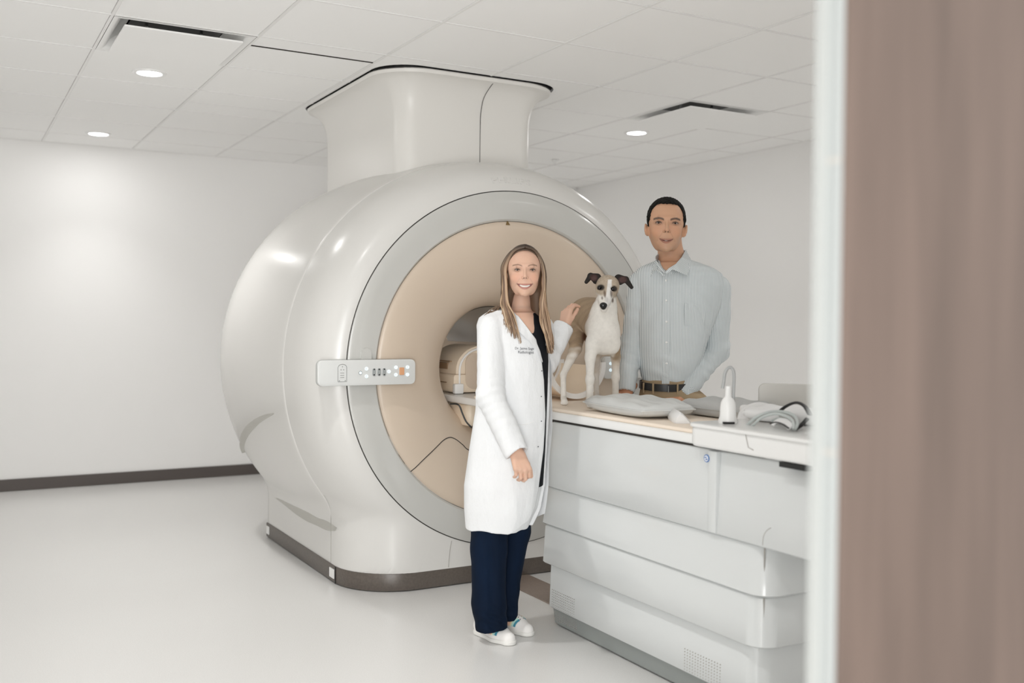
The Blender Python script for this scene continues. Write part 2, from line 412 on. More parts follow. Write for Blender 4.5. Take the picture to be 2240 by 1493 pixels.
# front ring
V, Fc = revolve([(FY + .03, .8475), (FY - .004, .8475), (FY - .0075, .842), (FY - .010, .79), (FY - .006, .717), (FY + .002, .709), (FY + .012, .7065), (FY + .05, .706)], CX, CZ, 160)
spart('front_ring', fix(pydata(V, Fc)), M['ring'], label='grey-white ring around the beige funnel')
V, Fc = revolve([(FY + .004, .8455), (FY + .004, .854), (FY + .03, .854), (FY + .03, .8455)], CX, CZ, 160)
spart('ring_joint', fix(pydata(V, Fc)), M['seam'])
# beige funnel (flare) and bore
FUN = [(FY + .008, .7055), (FY + .0, .69), (FY - .004, .66), (FY + .0, .60), (FY + .015, .53), (FY + .045, .45), (FY + .085, .385), (FY + .13, .34), (FY + .18, .315), (FY + .24, .303)]
FD = dens(FUN, 4)
V, Fc = revolve(FD, CX, CZ, 144, close=False)
spart('bore_funnel', fix(pydata(V, Fc)), M['beige'], label='smooth beige flared funnel')
V, Fc = revolve([(FY + .24, .303), (FY + .246, .299), (FY + .25, .303)], CX, CZ, 96, close=False)
spart('funnel_lip', fix(pydata(V, Fc)), M['seam'])
def flip(me):
    b = bmesh.new(); b.from_mesh(me); bmesh.ops.recalc_face_normals(b, faces=b.faces[:]); b.to_mesh(me); b.free(); return me
a1, a2 = math.radians(20), math.radians(160)
V, Fc = revolve([(4.43, .302), (5.50, .302)], CX, CZ, 60, a1, a2, close=False)
spart('bore_liner', fix(pydata(V, Fc)), M['ring'], label='grey upper lining of the bore')
V, Fc = revolve([(4.43, .305), (5.88, .305)], CX, CZ, 60, close=False)
spart('bore_liner', fix(pydata(V, Fc)), M['beige2'], label='beige lower lining of the bore')
V, Fc = revolve([(5.88, .303), (5.9, .34), (5.907, .52)], CX, CZ, 60, close=False)
spart('rear_funnel', fix(pydata(V, Fc)), M['beige'])
def fy(r):     # surface of the funnel at radius r
    ys_ = np.array([p_[0] for p_ in FD]); rs_ = np.array([p_[1] for p_ in FD]); return float(np.interp(r, rs_[::-1], ys_[::-1]))
def onf(x, z, off=.001):
    r = math.hypot(x - CX, z - CZ); return (x, fy(r) - off, z)
# seam of the lower access panel on the funnel
def funnel_xz(px, py):
    y = FY
    for _ in range(12):
        p_ = on_plane(px, py, 1, y); y = fy(math.hypot(p_[0] - CX, p_[2] - CZ))
    return p_[0], p_[2]
pts = [funnel_xz(*q) for q in [(893, 1036), (925, 1006), (958, 974), (972, 961), (985, 956), (998, 961), (1012, 972), (1026, 984)]]
pth = [(p_[0], 0, p_[1]) for p_ in pts]
last = pth[-1]; pth += [((last[0] + CX) / 2, 0, last[2] - .035), (CX, 0, last[2] - .05)]
half = catmull(pth, 6)
both = [onf(p_[0], p_[2]) for p_ in half] + [onf(2 * CX - p_[0], p_[2]) for p_ in half[::-1][1:]]
spart('panel_seam', tube(both, .0022, 6), M['seam'])
# warning triangle
tx, tz = funnel_xz(1110, 488)
q = [onf(tx - .012, tz - .009, .002), onf(tx + .012, tz - .009, .002), onf(tx, tz + .013, .002)]
spart('warning_triangle', pydata(q + [(a, b - .0015, c) for a, b, c in q], [(0, 1, 2), (5, 4, 3), (0, 3, 4, 1), (1, 4, 5, 2), (2, 5, 3, 0)]), mat('warning_brown', (.19, .12, .04), .5), False, label='small dark warning triangle')
# seam in the front cover low right, plus seam at the corner
def front_srf(px, py): p_ = on_plane(px, py, 1, FY + .012); return p_
P = [on_plane(988, 1182, 1, FY - .0005), on_plane(984, 1205, 1, FY - .0005), on_plane(981, 1240, 1, FY - .0005)]
spart('cover_seam', tube(catmull(P, 5), .0018, 6), M['softseam'])
# plinth with white end plates
def base_outline(off, n=12):
    pts = []; r = .30
    x0, x1 = CX - .795 - off, CX + .795 + off; y0 = FY + .002 - off; y1 = 5.64
    for cx_, a in ((x1 - r, 270), (x0 + r, 180)):
        pass
    for i in range(n + 1):
        t = math.radians(180 + 90 * i / n); pts.append((x0 + r + r * math.cos(t), y0 + r + r * math.sin(t)))
    for i in range(n + 1):
        t = math.radians(270 + 90 * i / n); pts.append((x1 - r + r * math.cos(t), y0 + r + r * math.sin(t)))
    return pts + [(x1, y1 - .03), (x1 - .03, y1), (x0 + .03, y1), (x0, y1 - .03)]
spart('plinth', prism(base_outline(.004), 0.004, .083, .003), M['plinth'], angle=35, label='dark grey-brown plinth')
spart('plinth_joint', prism(base_outline(-.004), .0825, .0855), M['black'])
xs_ = CX - .795 - .004
for (ya, yb, nm) in ((4.47, 4.53, 0), (5.555, 5.60, 1)):
    spart('end_plate', box(xs_ - .004, xs_ + .001, ya, yb, .022, .066, .001), M['white'], False, label='small white plate on the dark plinth')
spart('plinth_seam', box(xs_ - .0025, xs_ + .001, 4.452, 4.458, .004, .083), M['black'], False)
# embossed maker's lettering following the shoulder
def prof_r_to_y(r):
    d = dens(prof, 3); rs = [p_[1] for p_ in d]; return float(np.interp(r, rs, [p_[0] for p_ in d]))
def shoulder(px, py):
    y = FY + .03
    for _ in range(25):
        p_ = on_plane(px, py, 1, y); y = .5 * y + .5 * prof_r_to_y(math.hypot(p_[0] - CX, p_[2] - CZ))
    return p_
pa, pb = shoulder(1076, 396), shoulder(1160, 400)
aa, ab = math.atan2(pa[2] - CZ, pa[0] - CX), math.atan2(pb[2] - CZ, pb[0] - CX)
rm = .5 * (math.hypot(pa[0] - CX, pa[2] - CZ) + math.hypot(pb[0] - CX, pb[2] - CZ))
tm = text_mesh('PHILIPS', .052, .002)
co = np.array([v.co[:] for v in tm.vertices]); wdt = co[:, 0].max() - co[:, 0].min()
am = (aa + ab) / 2; s_ = abs(aa - ab) * rm / wdt
for v in tm.vertices:
    x, y, z = v.co; r = rm + y * .8; a = am - x * s_ / rm
    yy = prof_r_to_y(r) - z * 1.0 + .0005
    rr_ = r + z * .6
    v.co = (CX + rr_ * math.cos(a), yy, CZ + rr_ * math.sin(a))
spart('raised_lettering', tm, M['plastic'], False, label='raised lettering in the same plastic')
# control panels either side of the bore
M['panel'] = mat('panel_grey', (.67, .68, .67), .25, .5); M['key'] = mat('key_grey', (.33, .35, .35), .4); M['keylit'] = emis('lit_key', (.78, .93, 1), .55)
M['orange'] = mat('orange_key', (.70, .36, .19), .4); M['outline'] = mat('thin_print', (.25, .26, .25), .5)
def xz_prism(pts, y0, y1, bev=0):
    b = prism(pts, -y1, -y0, bev); bmesh.ops.rotate(b, verts=b.verts[:], cent=(0, 0, 0), matrix=Matrix.Rotation(PI / 2, 3, 'X')); return b
def line_xz(pts, y, r=.0008, closed=True):
    P = [(x, y, z) for x, z in pts]; P = P + [P[0]] if closed else P
    return tube(P, r, 5, cap=not closed)
def control_panel(x0, x1, mirror=False):
    p_ = obj('control_panel', xz_prism(rrect(x0, x1, .952, 1.064, .022), FY - .052, FY - .018, .004), M['panel'], scan, True, 40); p_.location = -Vector(scan.location)
    p_['label'] = 'pale grey control panel ' + ('right of the bore' if mirror else 'left of the bore')
    L = -Vector(scan.location) * 0
    yf = FY - .0525
    def k(name, me, m, lab=None):
        o = obj(name, me, m, p_);
        if lab: o['label'] = lab
    s = (x1 - x0) / 219.0; sgn = -1 if mirror else 1
    X = (lambda u: x1 - (u - 690) * s) if mirror else (lambda u: x0 + (u - 690) * s)
    Z = lambda v: 1.064 - (v - 784) * .112 / 59
    k('mount_arm', xz_prism(rrect(min(X(700), X(790)), max(X(700), X(790)), .965, 1.05, .01), FY - .019, FY + .03), M['panel'])
    k('outline_groove', line_xz(rrect(x0 + .0005, x1 - .0005, .9525, 1.0635, .022), FY - .030, .0016), M['outline'])
    # table pictogram
    def zz(l): return [(X(u), Z(v)) for u, v in l]
    arch = [(733, 833), (733, 805)] + [(742.5 - 9.5 * math.cos(t), 801 - 8 * math.sin(t)) for t in np.linspace(0, PI, 9)] + [(752, 805), (752, 833)]
    k('pictogram', line_xz(zz(arch), yf, .0011), M['outline'], 'printed outline of a table')
    for v in (813.5, 818.5, 823.5): k('pictogram_bar', line_xz(zz([(738, v), (746.5, v)]), yf, .0010, False), M['outline'])
    for u, v in ((742.5, 799), (739.5, 806), (745.5, 806), (736, 831), (749, 831)): k('pictogram_dot', xz_prism([(X(u) + .002 * math.cos(t), Z(v) + .002 * math.sin(t)) for t in np.linspace(0, 2 * PI, 9)[:-1]], yf - .001, yf + .001), M['outline'])
    def disc(u, v, r): return xz_prism([(X(u) + r * math.cos(t), Z(v) + r * math.sin(t)) for t in np.linspace(0, 2 * PI, 19)[:-1]], yf - .0022, yf + .001)
    for u, v in ((796, 804.5), (796, 822), (847, 812), (863, 802.5), (863, 820), (890, 802.5), (890, 820)):
        k('round_button', disc(u, v, .0074), M['keylit'], 'round backlit button')
        k('button_symbol', line_xz([(X(u) + .0045 * math.cos(t), Z(v) + .0045 * math.sin(t)) for t in np.linspace(.6, 2 * PI - .6, 9)], yf - .0026, .0009, False), M['key'])
    k('indicator', disc(782.5, 814, .0055), M['keylit']); k('indicator_ring', line_xz([(X(782.5) + .0075 * math.cos(t), Z(814) + .0075 * math.sin(t)) for t in np.linspace(0, 2 * PI, 15)[:-1]], yf, .0011), M['outline'])
    for u in (813, 824.5, 836):
        k('rocker_switch', xz_prism(rrect(min(X(u - 3.8), X(u + 3.8)), max(X(u - 3.8), X(u + 3.8)), Z(822), Z(804), .007, 5), yf - .0022, yf + .001, .0005), M['key'], 'dark grey rocker switch')
        for v in (806.5, 819): k('rocker_light', disc(u, v, .003), M['panel'])
    k('stop_key', xz_prism(rrect(min(X(871), X(882)), max(X(871), X(882)), Z(820.5), Z(803), .003, 3), yf - .003, yf + .001, .001), M['orange'], 'square orange key')
    return p_
control_panel(1.385, 1.84)
control_panel(2.87, 3.32, True)
pc = on_plane(800, 770, 1, FY - .01)
spart('pivot_cap', xz_prism(rrect(pc[0] - .024, pc[0] + .024, pc[2] - .06, pc[2] + .018, .023), FY - .02, FY), M['ring'], angle=35)
pcm = 2 * CX - pc[0] - .02
spart('pivot_cap', xz_prism(rrect(pcm - .024, pcm + .024, pc[2] - .06, pc[2] + .018, .023), FY - .02, FY), M['ring'], angle=35)

# column from scanner to ceiling
colo = empty('ceiling_column', (CX, 5.3, CEIL), label='tall white column with flared top between scanner and ceiling', cat='duct cover')
def col_ring(z, e, r): return [(x, y, z) for x, y in rrect(1.985 - e, 2.775 + e, 4.66 - e, 5.84 + e, r + e, 8)]
rings = [col_ring(1.80, 0, .10), col_ring(2.24, 0, .10)]
for i in range(9):
    t = i / 8; a = t * PI / 2; rings.append(col_ring(2.27 + .195 * math.sin(a), .12 * (1 - math.cos(a)), .10 + .02 * t))
rings.append(col_ring(2.480, .1255, .12)); rings.append(col_ring(2.486, .120, .12))
n = len(rings[0]); V = [p_ for r_ in rings for p_ in r_]; Fc = []
for i in range(len(rings) - 1):
    for k in range(n): Fc.append((i * n + k, i * n + (k + 1) % n, (i + 1) * n + (k + 1) % n, (i + 1) * n + k))
Fc.append(tuple(range(n))[::-1]); Fc.append(tuple((len(rings) - 1) * n + k for k in range(n)))
o = obj('column_shell', fix(pydata(V, Fc)), M['plastic2'], colo, True, 40); o.location = -Vector(colo.location)
xk = on_plane(1050, 300, 1, 4.66)[0]
P = [(xk, 4.6588, 1.90), (xk, 4.6588, 2.24), (xk, 4.650, 2.33), (xk + .004, 4.625, 2.40), (xk + .02, 4.572, 2.455), (xk + .03, 4.538, 2.476)]
o = obj('column_seam', tube(catmull(P, 5), .0016, 6), M['seam'], colo); o.location = -Vector(colo.location)
o = obj('shadow_gap', prism(rrect(1.985 - .110, 2.775 + .110, 4.66 - .110, 5.84 + .110, .2, 8), 2.484, 2.4925), M['black'], colo); o.location = -Vector(colo.location)

# dark floor strip from scanner to table
o = obj('floor_cable_cover', box(2.295, 2.468, 3.40, 4.185, 0, .0045, .001), mat('brown_strip', (.27, .215, .18), .35, .5, noise=(120, .2)))
tag(o, 'flat brown strip on the floor between scanner and table', 'floor strip')

# ------------------------------------------------------------------ patient table
TX0, TX1 = 2.14, 2.655
tab = empty('patient_table', ((TX0 + TX1) / 2, 2.9, 0), label='long white patient table with stepped side panels running to the scanner', cat='table')
def tpart(name, me, m, smooth=True, angle=35, label=None):
    o = obj(name, me, m, tab, smooth, angle); o.location = -Vector(tab.location)
    if label: o['label'] = label
    return o
YE, YN = 3.475, 2.235
def rr2(x0, x1, y0, y1, r, rf, n=8):
    pts = []
    for cx_, cy_, a, q in ((x1 - rf, y1 - rf, 0, rf), (x0 + rf, y1 - rf, 90, rf), (x0 + r, y0 + r, 180, r), (x1 - r, y0 + r, 270, r)):
        for i in range(n + 1):
            t = math.radians(a + 90 * i / n); pts.append((cx_ + q * math.cos(t), cy_ + q * math.sin(t)))
    return pts
def tier(z0, z1, x_top, x_bot, ynear, yfar, r):
    rings = []
    for z, xx in ((z0, x_bot + .006), (z0 + .006, x_bot), (z1 - .006, x_top), (z1, x_top + .006)):
        d = xx - TX0; rings.append([(x, y, z) for x, y in rr2(TX0 + d, TX1 - d, ynear + d, yfar - d, r, .012)])
    n = len(rings[0]); V = [p_ for q_ in rings for p_ in q_]; Fc = []
    for i in range(3):
        for k in range(n): Fc.append((i * n + k, i * n + (k + 1) % n, (i + 1) * n + (k + 1) % n, (i + 1) * n + k))
    Fc.append(tuple(range(n))[::-1]); Fc.append(tuple(3 * n + k for k in range(n)))
    return fix(pydata(V, Fc))
tpart('side_panel', tier(.568, .832, 2.140, 2.126, 1.80, YE - .02, .07), M['tabwhite'], angle=50)
tpart('side_panel', tier(.412, .566, 2.138, 2.124, YN - .01, YE, .07), M['tabwhite'], angle=50)
tpart('side_panel', tier(.252, .410, 2.132, 2.126, YN, YE + .0, .07), M['tabwhite'], angle=50)
tpart('side_panel', tier(.070, .250, 2.150, 2.146, YN + .02, YE, .07), M['tabwhite'], angle=50)
tpart('kick_plate', tier(.004, .072, 2.158, 2.163, YN + .03, YE, .06), M['kick'], label='grey kick plate at the foot of the table')
tpart('end_seam', box(2.19, 2.192, YN - .0062, YN - .003, .57, .6), M['softseam'], False)
for z0, z1, dx in ((.412, .566, -.012), (.252, .41, -.008), (.07, .25, .012)):
    rr = .07; xx = TX0 + dx + rr * (1 - math.cos(math.radians(50))); yy = YN + (.0 if z0 > .2 else .02) + (dx if dx < 0 else dx) + rr * (1 - math.sin(math.radians(50)))
    tpart('corner_seam', box(xx - .0022, xx + .0015, yy - .0022, yy + .0015, z0 + .003, z1 - .003), M['softseam'], False)
tpart('top_gap', box(2.152, TX1 - .012, YN + .01, YE + .02, .830, .842), M['seam'], False)
tpart('tabletop', prism(rrect(2.137, TX1 + .003, 2.30, 4.75, .02), .841, .874, .008, 3), M['tabrail'], label='white tabletop rail running into the bore')
tpart('mattress', prism(rrect(2.147, TX1 - .007, 2.565, 4.16, .02), .8735, .888, .005, 3), M['mattress'], label='cream mattress on the tabletop')
# vent holes
hole = bmesh.new()
for px0, py0, nx, ny, sx, sy in ((0, 0, 14, 8, 1, 1),):
    for i in range(14):
        for j in range(8):
            for (yc, zc) in ((3.44 - i * .0125, .147 - j * .0098), (2.60 - i * .0135, .150 - j * .0098)):
                xq = 2.1462
                box(xq - .0006, xq + .002, yc - .0016, yc + .0016, zc - .0016, zc + .0016, bm=hole)
            yc = 3.44 - i * .0125; zc = .058 - j * .0068
            if zc > .02: box(2.1575, 2.164, yc - .0012, yc + .0012, zc - .0011, zc + .0011, bm=hole)
o = tpart('vent_holes', hole, M['softseam'], False, label='small dot pattern of vent holes'); o['kind'] = 'stuff'
# raised strip with round blue badge
tpart('strip_panel', box(2.120, 2.141, 2.425, 2.465, .572, .832, .003), M['tabwhite'])
BY, BZ = on_plane(1546, 1002, 0, 2.119)[1:3]
def disc_x(y, z, r, x, t=.001): 
    b = prism([(r * math.cos(a), r * math.sin(a)) for a in np.linspace(0, 2 * PI, 25)[:-1]], 0, t); bmesh.ops.rotate(b, verts=b.verts[:], cent=(0, 0, 0), matrix=Matrix.Rotation(-PI / 2, 3, 'Y')); bmesh.ops.translate(b, verts=b.verts[:], vec=(x, y, z)); return b
M['blue'] = mat('badge_blue', (.04, .16, .45), .4)
tpart('round_badge', disc_x(BY, BZ, .0125, 2.1195, .002), M['blue'], False, label='small round blue badge')
tpart('badge_face', disc_x(BY, BZ, .0095, 2.1178, .0012), M['white'], False)
wave = [(2.1165, BY + .008 - .016 * t, BZ + .0028 * math.sin(t * 2 * PI)) for t in np.linspace(0, 1, 9)]
tpart('badge_wave', tube(wave, .0011, 5), M['blue'], False)
for dz in (.0045, -.0045): tpart('badge_wave', tube([(2.1165, BY + .005, BZ + dz), (2.1165, BY - .005, BZ + dz)], .0009, 5), M['blue'], False)
# end tray block with rail
tpart('end_tray', prism(rrect(2.095, TX1 + .04, 1.55, 2.545, .05), .842, .907, .012, 3), M['tabrail'], label='raised white tray at the near end')
tpart('tray_rim', prism(rrect(2.088, TX1 + .047, 1.54, 2.552, .055), .905, .917, .005, 3), M['tabrail'])
P = [on_plane(1630, 945, 0, 2.094), on_plane(1637, 978, 0, 2.094), on_plane(1648, 984, 0, 2.094)]
tpart('tray_seam', tube(P, .0014, 5), M['softseam'])
s1 = on_plane(1705, 1001, 0, 2.10); s2 = on_plane(1765, 1009, 0, 2.10)
tpart('cable_slot', box(2.099, 2.13, s2[1], s1[1], .826, .8405), M['black'], False, label='black slot under the tray')
P = [on_plane(*q_, 1, 2.19) for q_ in ((1668, 1192), (1671, 1170), (1684, 1155), (1712, 1152), (1758, 1160))]
tpart('hood_seam', tube(catmull(P, 5), .0010, 5), M['softseam'])
# ------------------------------------------------------------------ implicit-surface modelling for people and animals
class Sdf:
    def __init__(s): s.p = []; s.cuts = []; s.disp = []
    def cap(s, a, b, r1, r2=None, k=.02, op='u', flat=None):
        """round cone a-b; flat=(axis, factor) squashes it across an axis"""
        a = np.array(a, float); b = np.array(b, float); r2 = r1 if r2 is None else r2
        R = max(r1, r2) * (max(1, flat[1]) if flat else 1)
        s.p.append(('c', np.minimum(a, b) - R, np.maximum(a, b) + R, (a, b, r1, r2, flat), k, op)); return s
    def chain(s, pts, rs, k=.02, op='u', flat=None):
        for i in range(len(pts) - 1): s.cap(pts[i], pts[i + 1], rs[i], rs[i + 1], k, op, flat)
        return s
    def ell(s, c, r, k=.02, op='u', rot=None):
        c = np.array(c, float); r = np.array(r, float); R = r.max() if rot is not None else r
        s.p.append(('e', c - R, c + R, (c, r, rot), k, op)); return s
    def stack(s, rows, k=.02, op='u', power=2.0):
        """elliptic cross-sections: rows of (z, cx, cy, a, b), z ascending"""
        q = np.array(sorted(rows), float)
        lo = np.array([(q[:, 1] - q[:, 3]).min(), (q[:, 2] - q[:, 4]).min(), q[0, 0]]); hi = np.array([(q[:, 1] + q[:, 3]).max(), (q[:, 2] + q[:, 4]).max(), q[-1, 0]])
        s.p.append(('s', lo, hi, (q, power), k, op)); return s
    def fn(s, lo, hi, f, k=.01, op='u'): s.p.append(('f', np.array(lo, float), np.array(hi, float), f, k, op)); return s
    def group(s, g, k=.02, op='u'):
        lo = np.min([p[1] for p in g.p], 0); hi = np.max([p[2] for p in g.p], 0)
        s.p.append(('g', lo, hi, g, k, op)); return s
    def field(s, X, Y, Z):
        F = np.full((len(X), len(Y), len(Z)), .5, np.float32)
        for typ, lo, hi, dat, k, op in s.p:
            pad = k + .03
            sl = []
            for ax, l, h in ((X, lo[0], hi[0]), (Y, lo[1], hi[1]), (Z, lo[2], hi[2])):
                i0 = np.searchsorted(ax, l - pad); i1 = np.searchsorted(ax, h + pad); sl.append(slice(int(i0), int(i1)))
            if any(q.stop <= q.start for q in sl): continue
            x = X[sl[0]][:, None, None]; y = Y[sl[1]][None, :, None]; z = Z[sl[2]][None, None, :]
            if typ == 'c':
                a, b, r1, r2, flat = dat; ba = b - a; L2 = float(ba @ ba) + 1e-12
                px, py, pz = x - a[0], y - a[1], z - a[2]
                t = np.clip((px * ba[0] + py * ba[1] + pz * ba[2]) / L2, 0, 1)
                qx, qy, qz = px - t * ba[0], py - t * ba[1], pz - t * ba[2]
                d2 = qx * qx + qy * qy + qz * qz
                if flat:
                    n, f = np.array(flat[0], float), flat[1]; n = n / np.linalg.norm(n)
                    pn = qx * n[0] + qy * n[1] + qz * n[2]; d2 = d2 + pn * pn * (1 / f ** 2 - 1)
                    d = (np.sqrt(np.maximum(d2, 0)) - (r1 + (r2 - r1) * t)) * min(1, f ** .5)
                else: d = np.sqrt(d2) - (r1 + (r2 - r1) * t)
            elif typ == 'e':
                c, r, rot = dat; px, py, pz = x - c[0], y - c[1], z - c[2]
                if rot is not None:
                    m = np.array(rot.to_3x3() if hasattr(rot, 'to_3x3') else rot)
                    px, py, pz = (m[0][0] * px + m[1][0] * py + m[2][0] * pz), (m[0][1] * px + m[1][1] * py + m[2][1] * pz), (m[0][2] * px + m[1][2] * py + m[2][2] * pz)
                k0 = np.sqrt((px / r[0]) ** 2 + (py / r[1]) ** 2 + (pz / r[2]) ** 2); k1 = np.sqrt((px / r[0] ** 2) ** 2 + (py / r[1] ** 2) ** 2 + (pz / r[2] ** 2) ** 2) + 1e-9
                d = k0 * (k0 - 1) / k1
            elif typ == 's':
                q, pw = dat; zz = Z[sl[2]]
                cx_, cy_, a_, b_ = [np.interp(zz, q[:, 0], q[:, i])[None, None, :] for i in (1, 2, 3, 4)]
                u = ((np.abs(x - cx_) / a_) ** pw + (np.abs(y - cy_) / b_) ** pw) ** (1 / pw)
                d = (u - 1) * np.minimum(a_, b_)
                d = np.maximum(d, np.maximum(q[0, 0] - z, z - q[-1, 0]))
            elif typ == 'f': d = dat(x, y, z)
            else: d = dat.field(X[sl[0]], Y[sl[1]], Z[sl[2]])
            G = F[sl[0], sl[1], sl[2]]; d = np.broadcast_to(d, G.shape).astype(np.float32)
            if op == 'u': h = np.maximum(k - np.abs(G - d), 0); F[sl[0], sl[1], sl[2]] = np.minimum(G, d) - h * h / (4 * max(k, 1e-6))
            else: d = -d; h = np.maximum(k - np.abs(G - d), 0); F[sl[0], sl[1], sl[2]] = np.maximum(G, d) + h * h / (4 * max(k, 1e-6))
        x = X[:, None, None]; y = Y[None, :, None]; z = Z[None, None, :]
        for f in s.disp: F += f(x, y, z).astype(np.float32)
        for c, n in s.cuts:
            n = np.array(n, float); n /= np.linalg.norm(n); F = np.maximum(F, ((x - c[0]) * n[0] + (y - c[1]) * n[1] + (z - c[2]) * n[2]).astype(np.float32))
        return F
    def mesh(s, h, lo=None, hi=None):
        if lo is None: lo = np.min([p[1] for p in s.p if p[5] == 'u'], 0) - .03
        if hi is None: hi = np.max([p[2] for p in s.p if p[5] == 'u'], 0) + .03
        ax = [np.arange(lo[i], hi[i], h) for i in range(3)]
        F = s.field(*ax)
        return nets(F, np.array([a[0] for a in ax]), h)
def nets(F, org, h):
    N = F < 0; c = np.zeros(tuple(n - 1 for n in F.shape), np.uint8)
    for i in (0, 1):
        for j in (0, 1):
            for k in (0, 1): c += N[i:F.shape[0] - 1 + i, j:F.shape[1] - 1 + j, k:F.shape[2] - 1 + k]
    I = np.argwhere((c > 0) & (c < 8)); idx = np.full(c.shape, -1, np.int32); idx[tuple(I.T)] = np.arange(len(I))
    acc = np.zeros((len(I), 3)); cnt = np.zeros(len(I))
    for axis in range(3):
        o1, o2 = [a for a in range(3) if a != axis]
        for u in (0, 1):
            for v in (0, 1):
                A = I.copy(); A[:, o1] += u; A[:, o2] += v; B = A.copy(); B[:, axis] += 1
                fa = F[tuple(A.T)]; fb = F[tuple(B.T)]; m = (fa < 0) != (fb < 0)
                t = np.where(m, fa / np.where(m, fa - fb, 1), 0)
                p = A.astype(float); p[:, axis] += t
                acc[m] += p[m]; cnt += m
    V = acc / cnt[:, None] * h + org
    quads = []
    for axis in range(3):
        o1, o2 = (axis + 1) % 3, (axis + 2) % 3
        sl0 = [slice(None)] * 3; sl1 = [slice(None)] * 3; sl0[axis] = slice(0, -1); sl1[axis] = slice(1, None)
        ch = N[tuple(sl0)] != N[tuple(sl1)]; E_ = np.argwhere(ch)
        E_ = E_[(E_[:, o1] > 0) & (E_[:, o2] > 0) & (E_[:, o1] < F.shape[o1] - 1) & (E_[:, o2] < F.shape[o2] - 1)]
        if not len(E_): continue
        def g(a, b):
            q = E_.copy(); q[:, o1] -= a; q[:, o2] -= b; return idx[tuple(q.T)]
        Q = np.stack([g(1, 1), g(0, 1), g(0, 0), g(1, 0)], 1); ins = N[tuple(E_.T)]
        Q[~ins] = Q[~ins][:, ::-1]; quads.append(Q)
    Q = np.concatenate(quads); return V, Q[(Q >= 0).all(1)]
def mesh_np(name, V, Q, col=None):
    me = bpy.data.meshes.new(name); me.vertices.add(len(V)); me.vertices.foreach_set('co', np.asarray(V, np.float32).ravel())
    me.loops.add(len(Q) * 4); me.loops.foreach_set('vertex_index', np.asarray(Q, np.int32).ravel())
    me.polygons.add(len(Q)); me.polygons.foreach_set('loop_start', np.arange(0, len(Q) * 4, 4, dtype=np.int32))
    me.update(calc_edges=True); me.validate()
    me.polygons.foreach_set('use_smooth', [True] * len(me.polygons))
    if col is not None:
        a = me.color_attributes.new('Col', 'FLOAT_COLOR', 'POINT'); c4 = np.ones((len(V), 4), np.float32); c4[:, :3] = col; a.data.foreach_set('color', c4.ravel())
    return me
def joinm(parts):
    Vs = []; Qs = []; o = 0
    for V, Q in parts: Vs.append(V); Qs.append(Q + o); o += len(V)
    return np.concatenate(Vs), np.concatenate(Qs)
def sm(e0, e1, x): t = np.clip((x - e0) / (e1 - e0), 0, 1); return t * t * (3 - 2 * t)
def blob(P, c, r, soft=.4):
    q = np.sqrt((((P - np.array(c)) / np.array(r)) ** 2).sum(1)); return 1 - sm(1 - soft, 1 + soft, q)
def paint(C, m, col): C += (np.array(col) - C) * m[:, None]
class Fig:
    def __init__(s, px, d, **k):
        p = world_pt(px, 700, d); s.d = d; s.rz = math.atan2(-0.49272, 0.87018)
        s.root = empty(k['name'], (p[0], p[1], 0), s.rz, k['label'], k['cat']); s.o = np.array([p[0], p[1], 0])
        s.ex = np.array([math.cos(s.rz), math.sin(s.rz), 0]); s.ey = np.array([-math.sin(s.rz), math.cos(s.rz), 0])
        s.s = d / F_PX
    def loc(s, P): q = np.array(P) - s.o; return np.array([q @ s.ex, q @ s.ey, q[2]])
    def __call__(s, px, py, dy=0.0): return s.loc(world_pt(px, py, s.d + dy))
    def r(s, px): return px * s.s
def wrinkle(c, rad, n, freq, amp, ph=0):
    c = np.array(c); n = np.array(n, float); n /= np.linalg.norm(n)
    def f(x, y, z):
        dx, dy, dz = x - c[0], y - c[1], z - c[2]; r2 = (dx * dx + dy * dy + dz * dz) / rad ** 2
        u = dx * n[0] + dy * n[1] + dz * n[2]
        return amp * np.exp(-r2 * 1.5) * np.sin(u * freq + ph + 2.2 * np.sin(14 * (dx + dz) + ph) + 1.3 * np.sin(23 * (dy - dz)))
    return f
def folds(n, freq, amp, z0=None, z1=None, ph=0):
    n = np.array(n, float)
    def f(x, y, z):
        m = 1.0 if z0 is None else np.clip((z1 - z) / (z1 - z0), 0, 1)
        return amp * m * (np.sin(freq * (n[0] * x + n[1] * y + n[2] * z) + ph + 1.5 * np.sin(6 * z + 3 * x)) + .5 * np.sin(freq * 1.9 * (n[0] * x + n[1] * y) + 2 * ph + 4 * z))
    return f
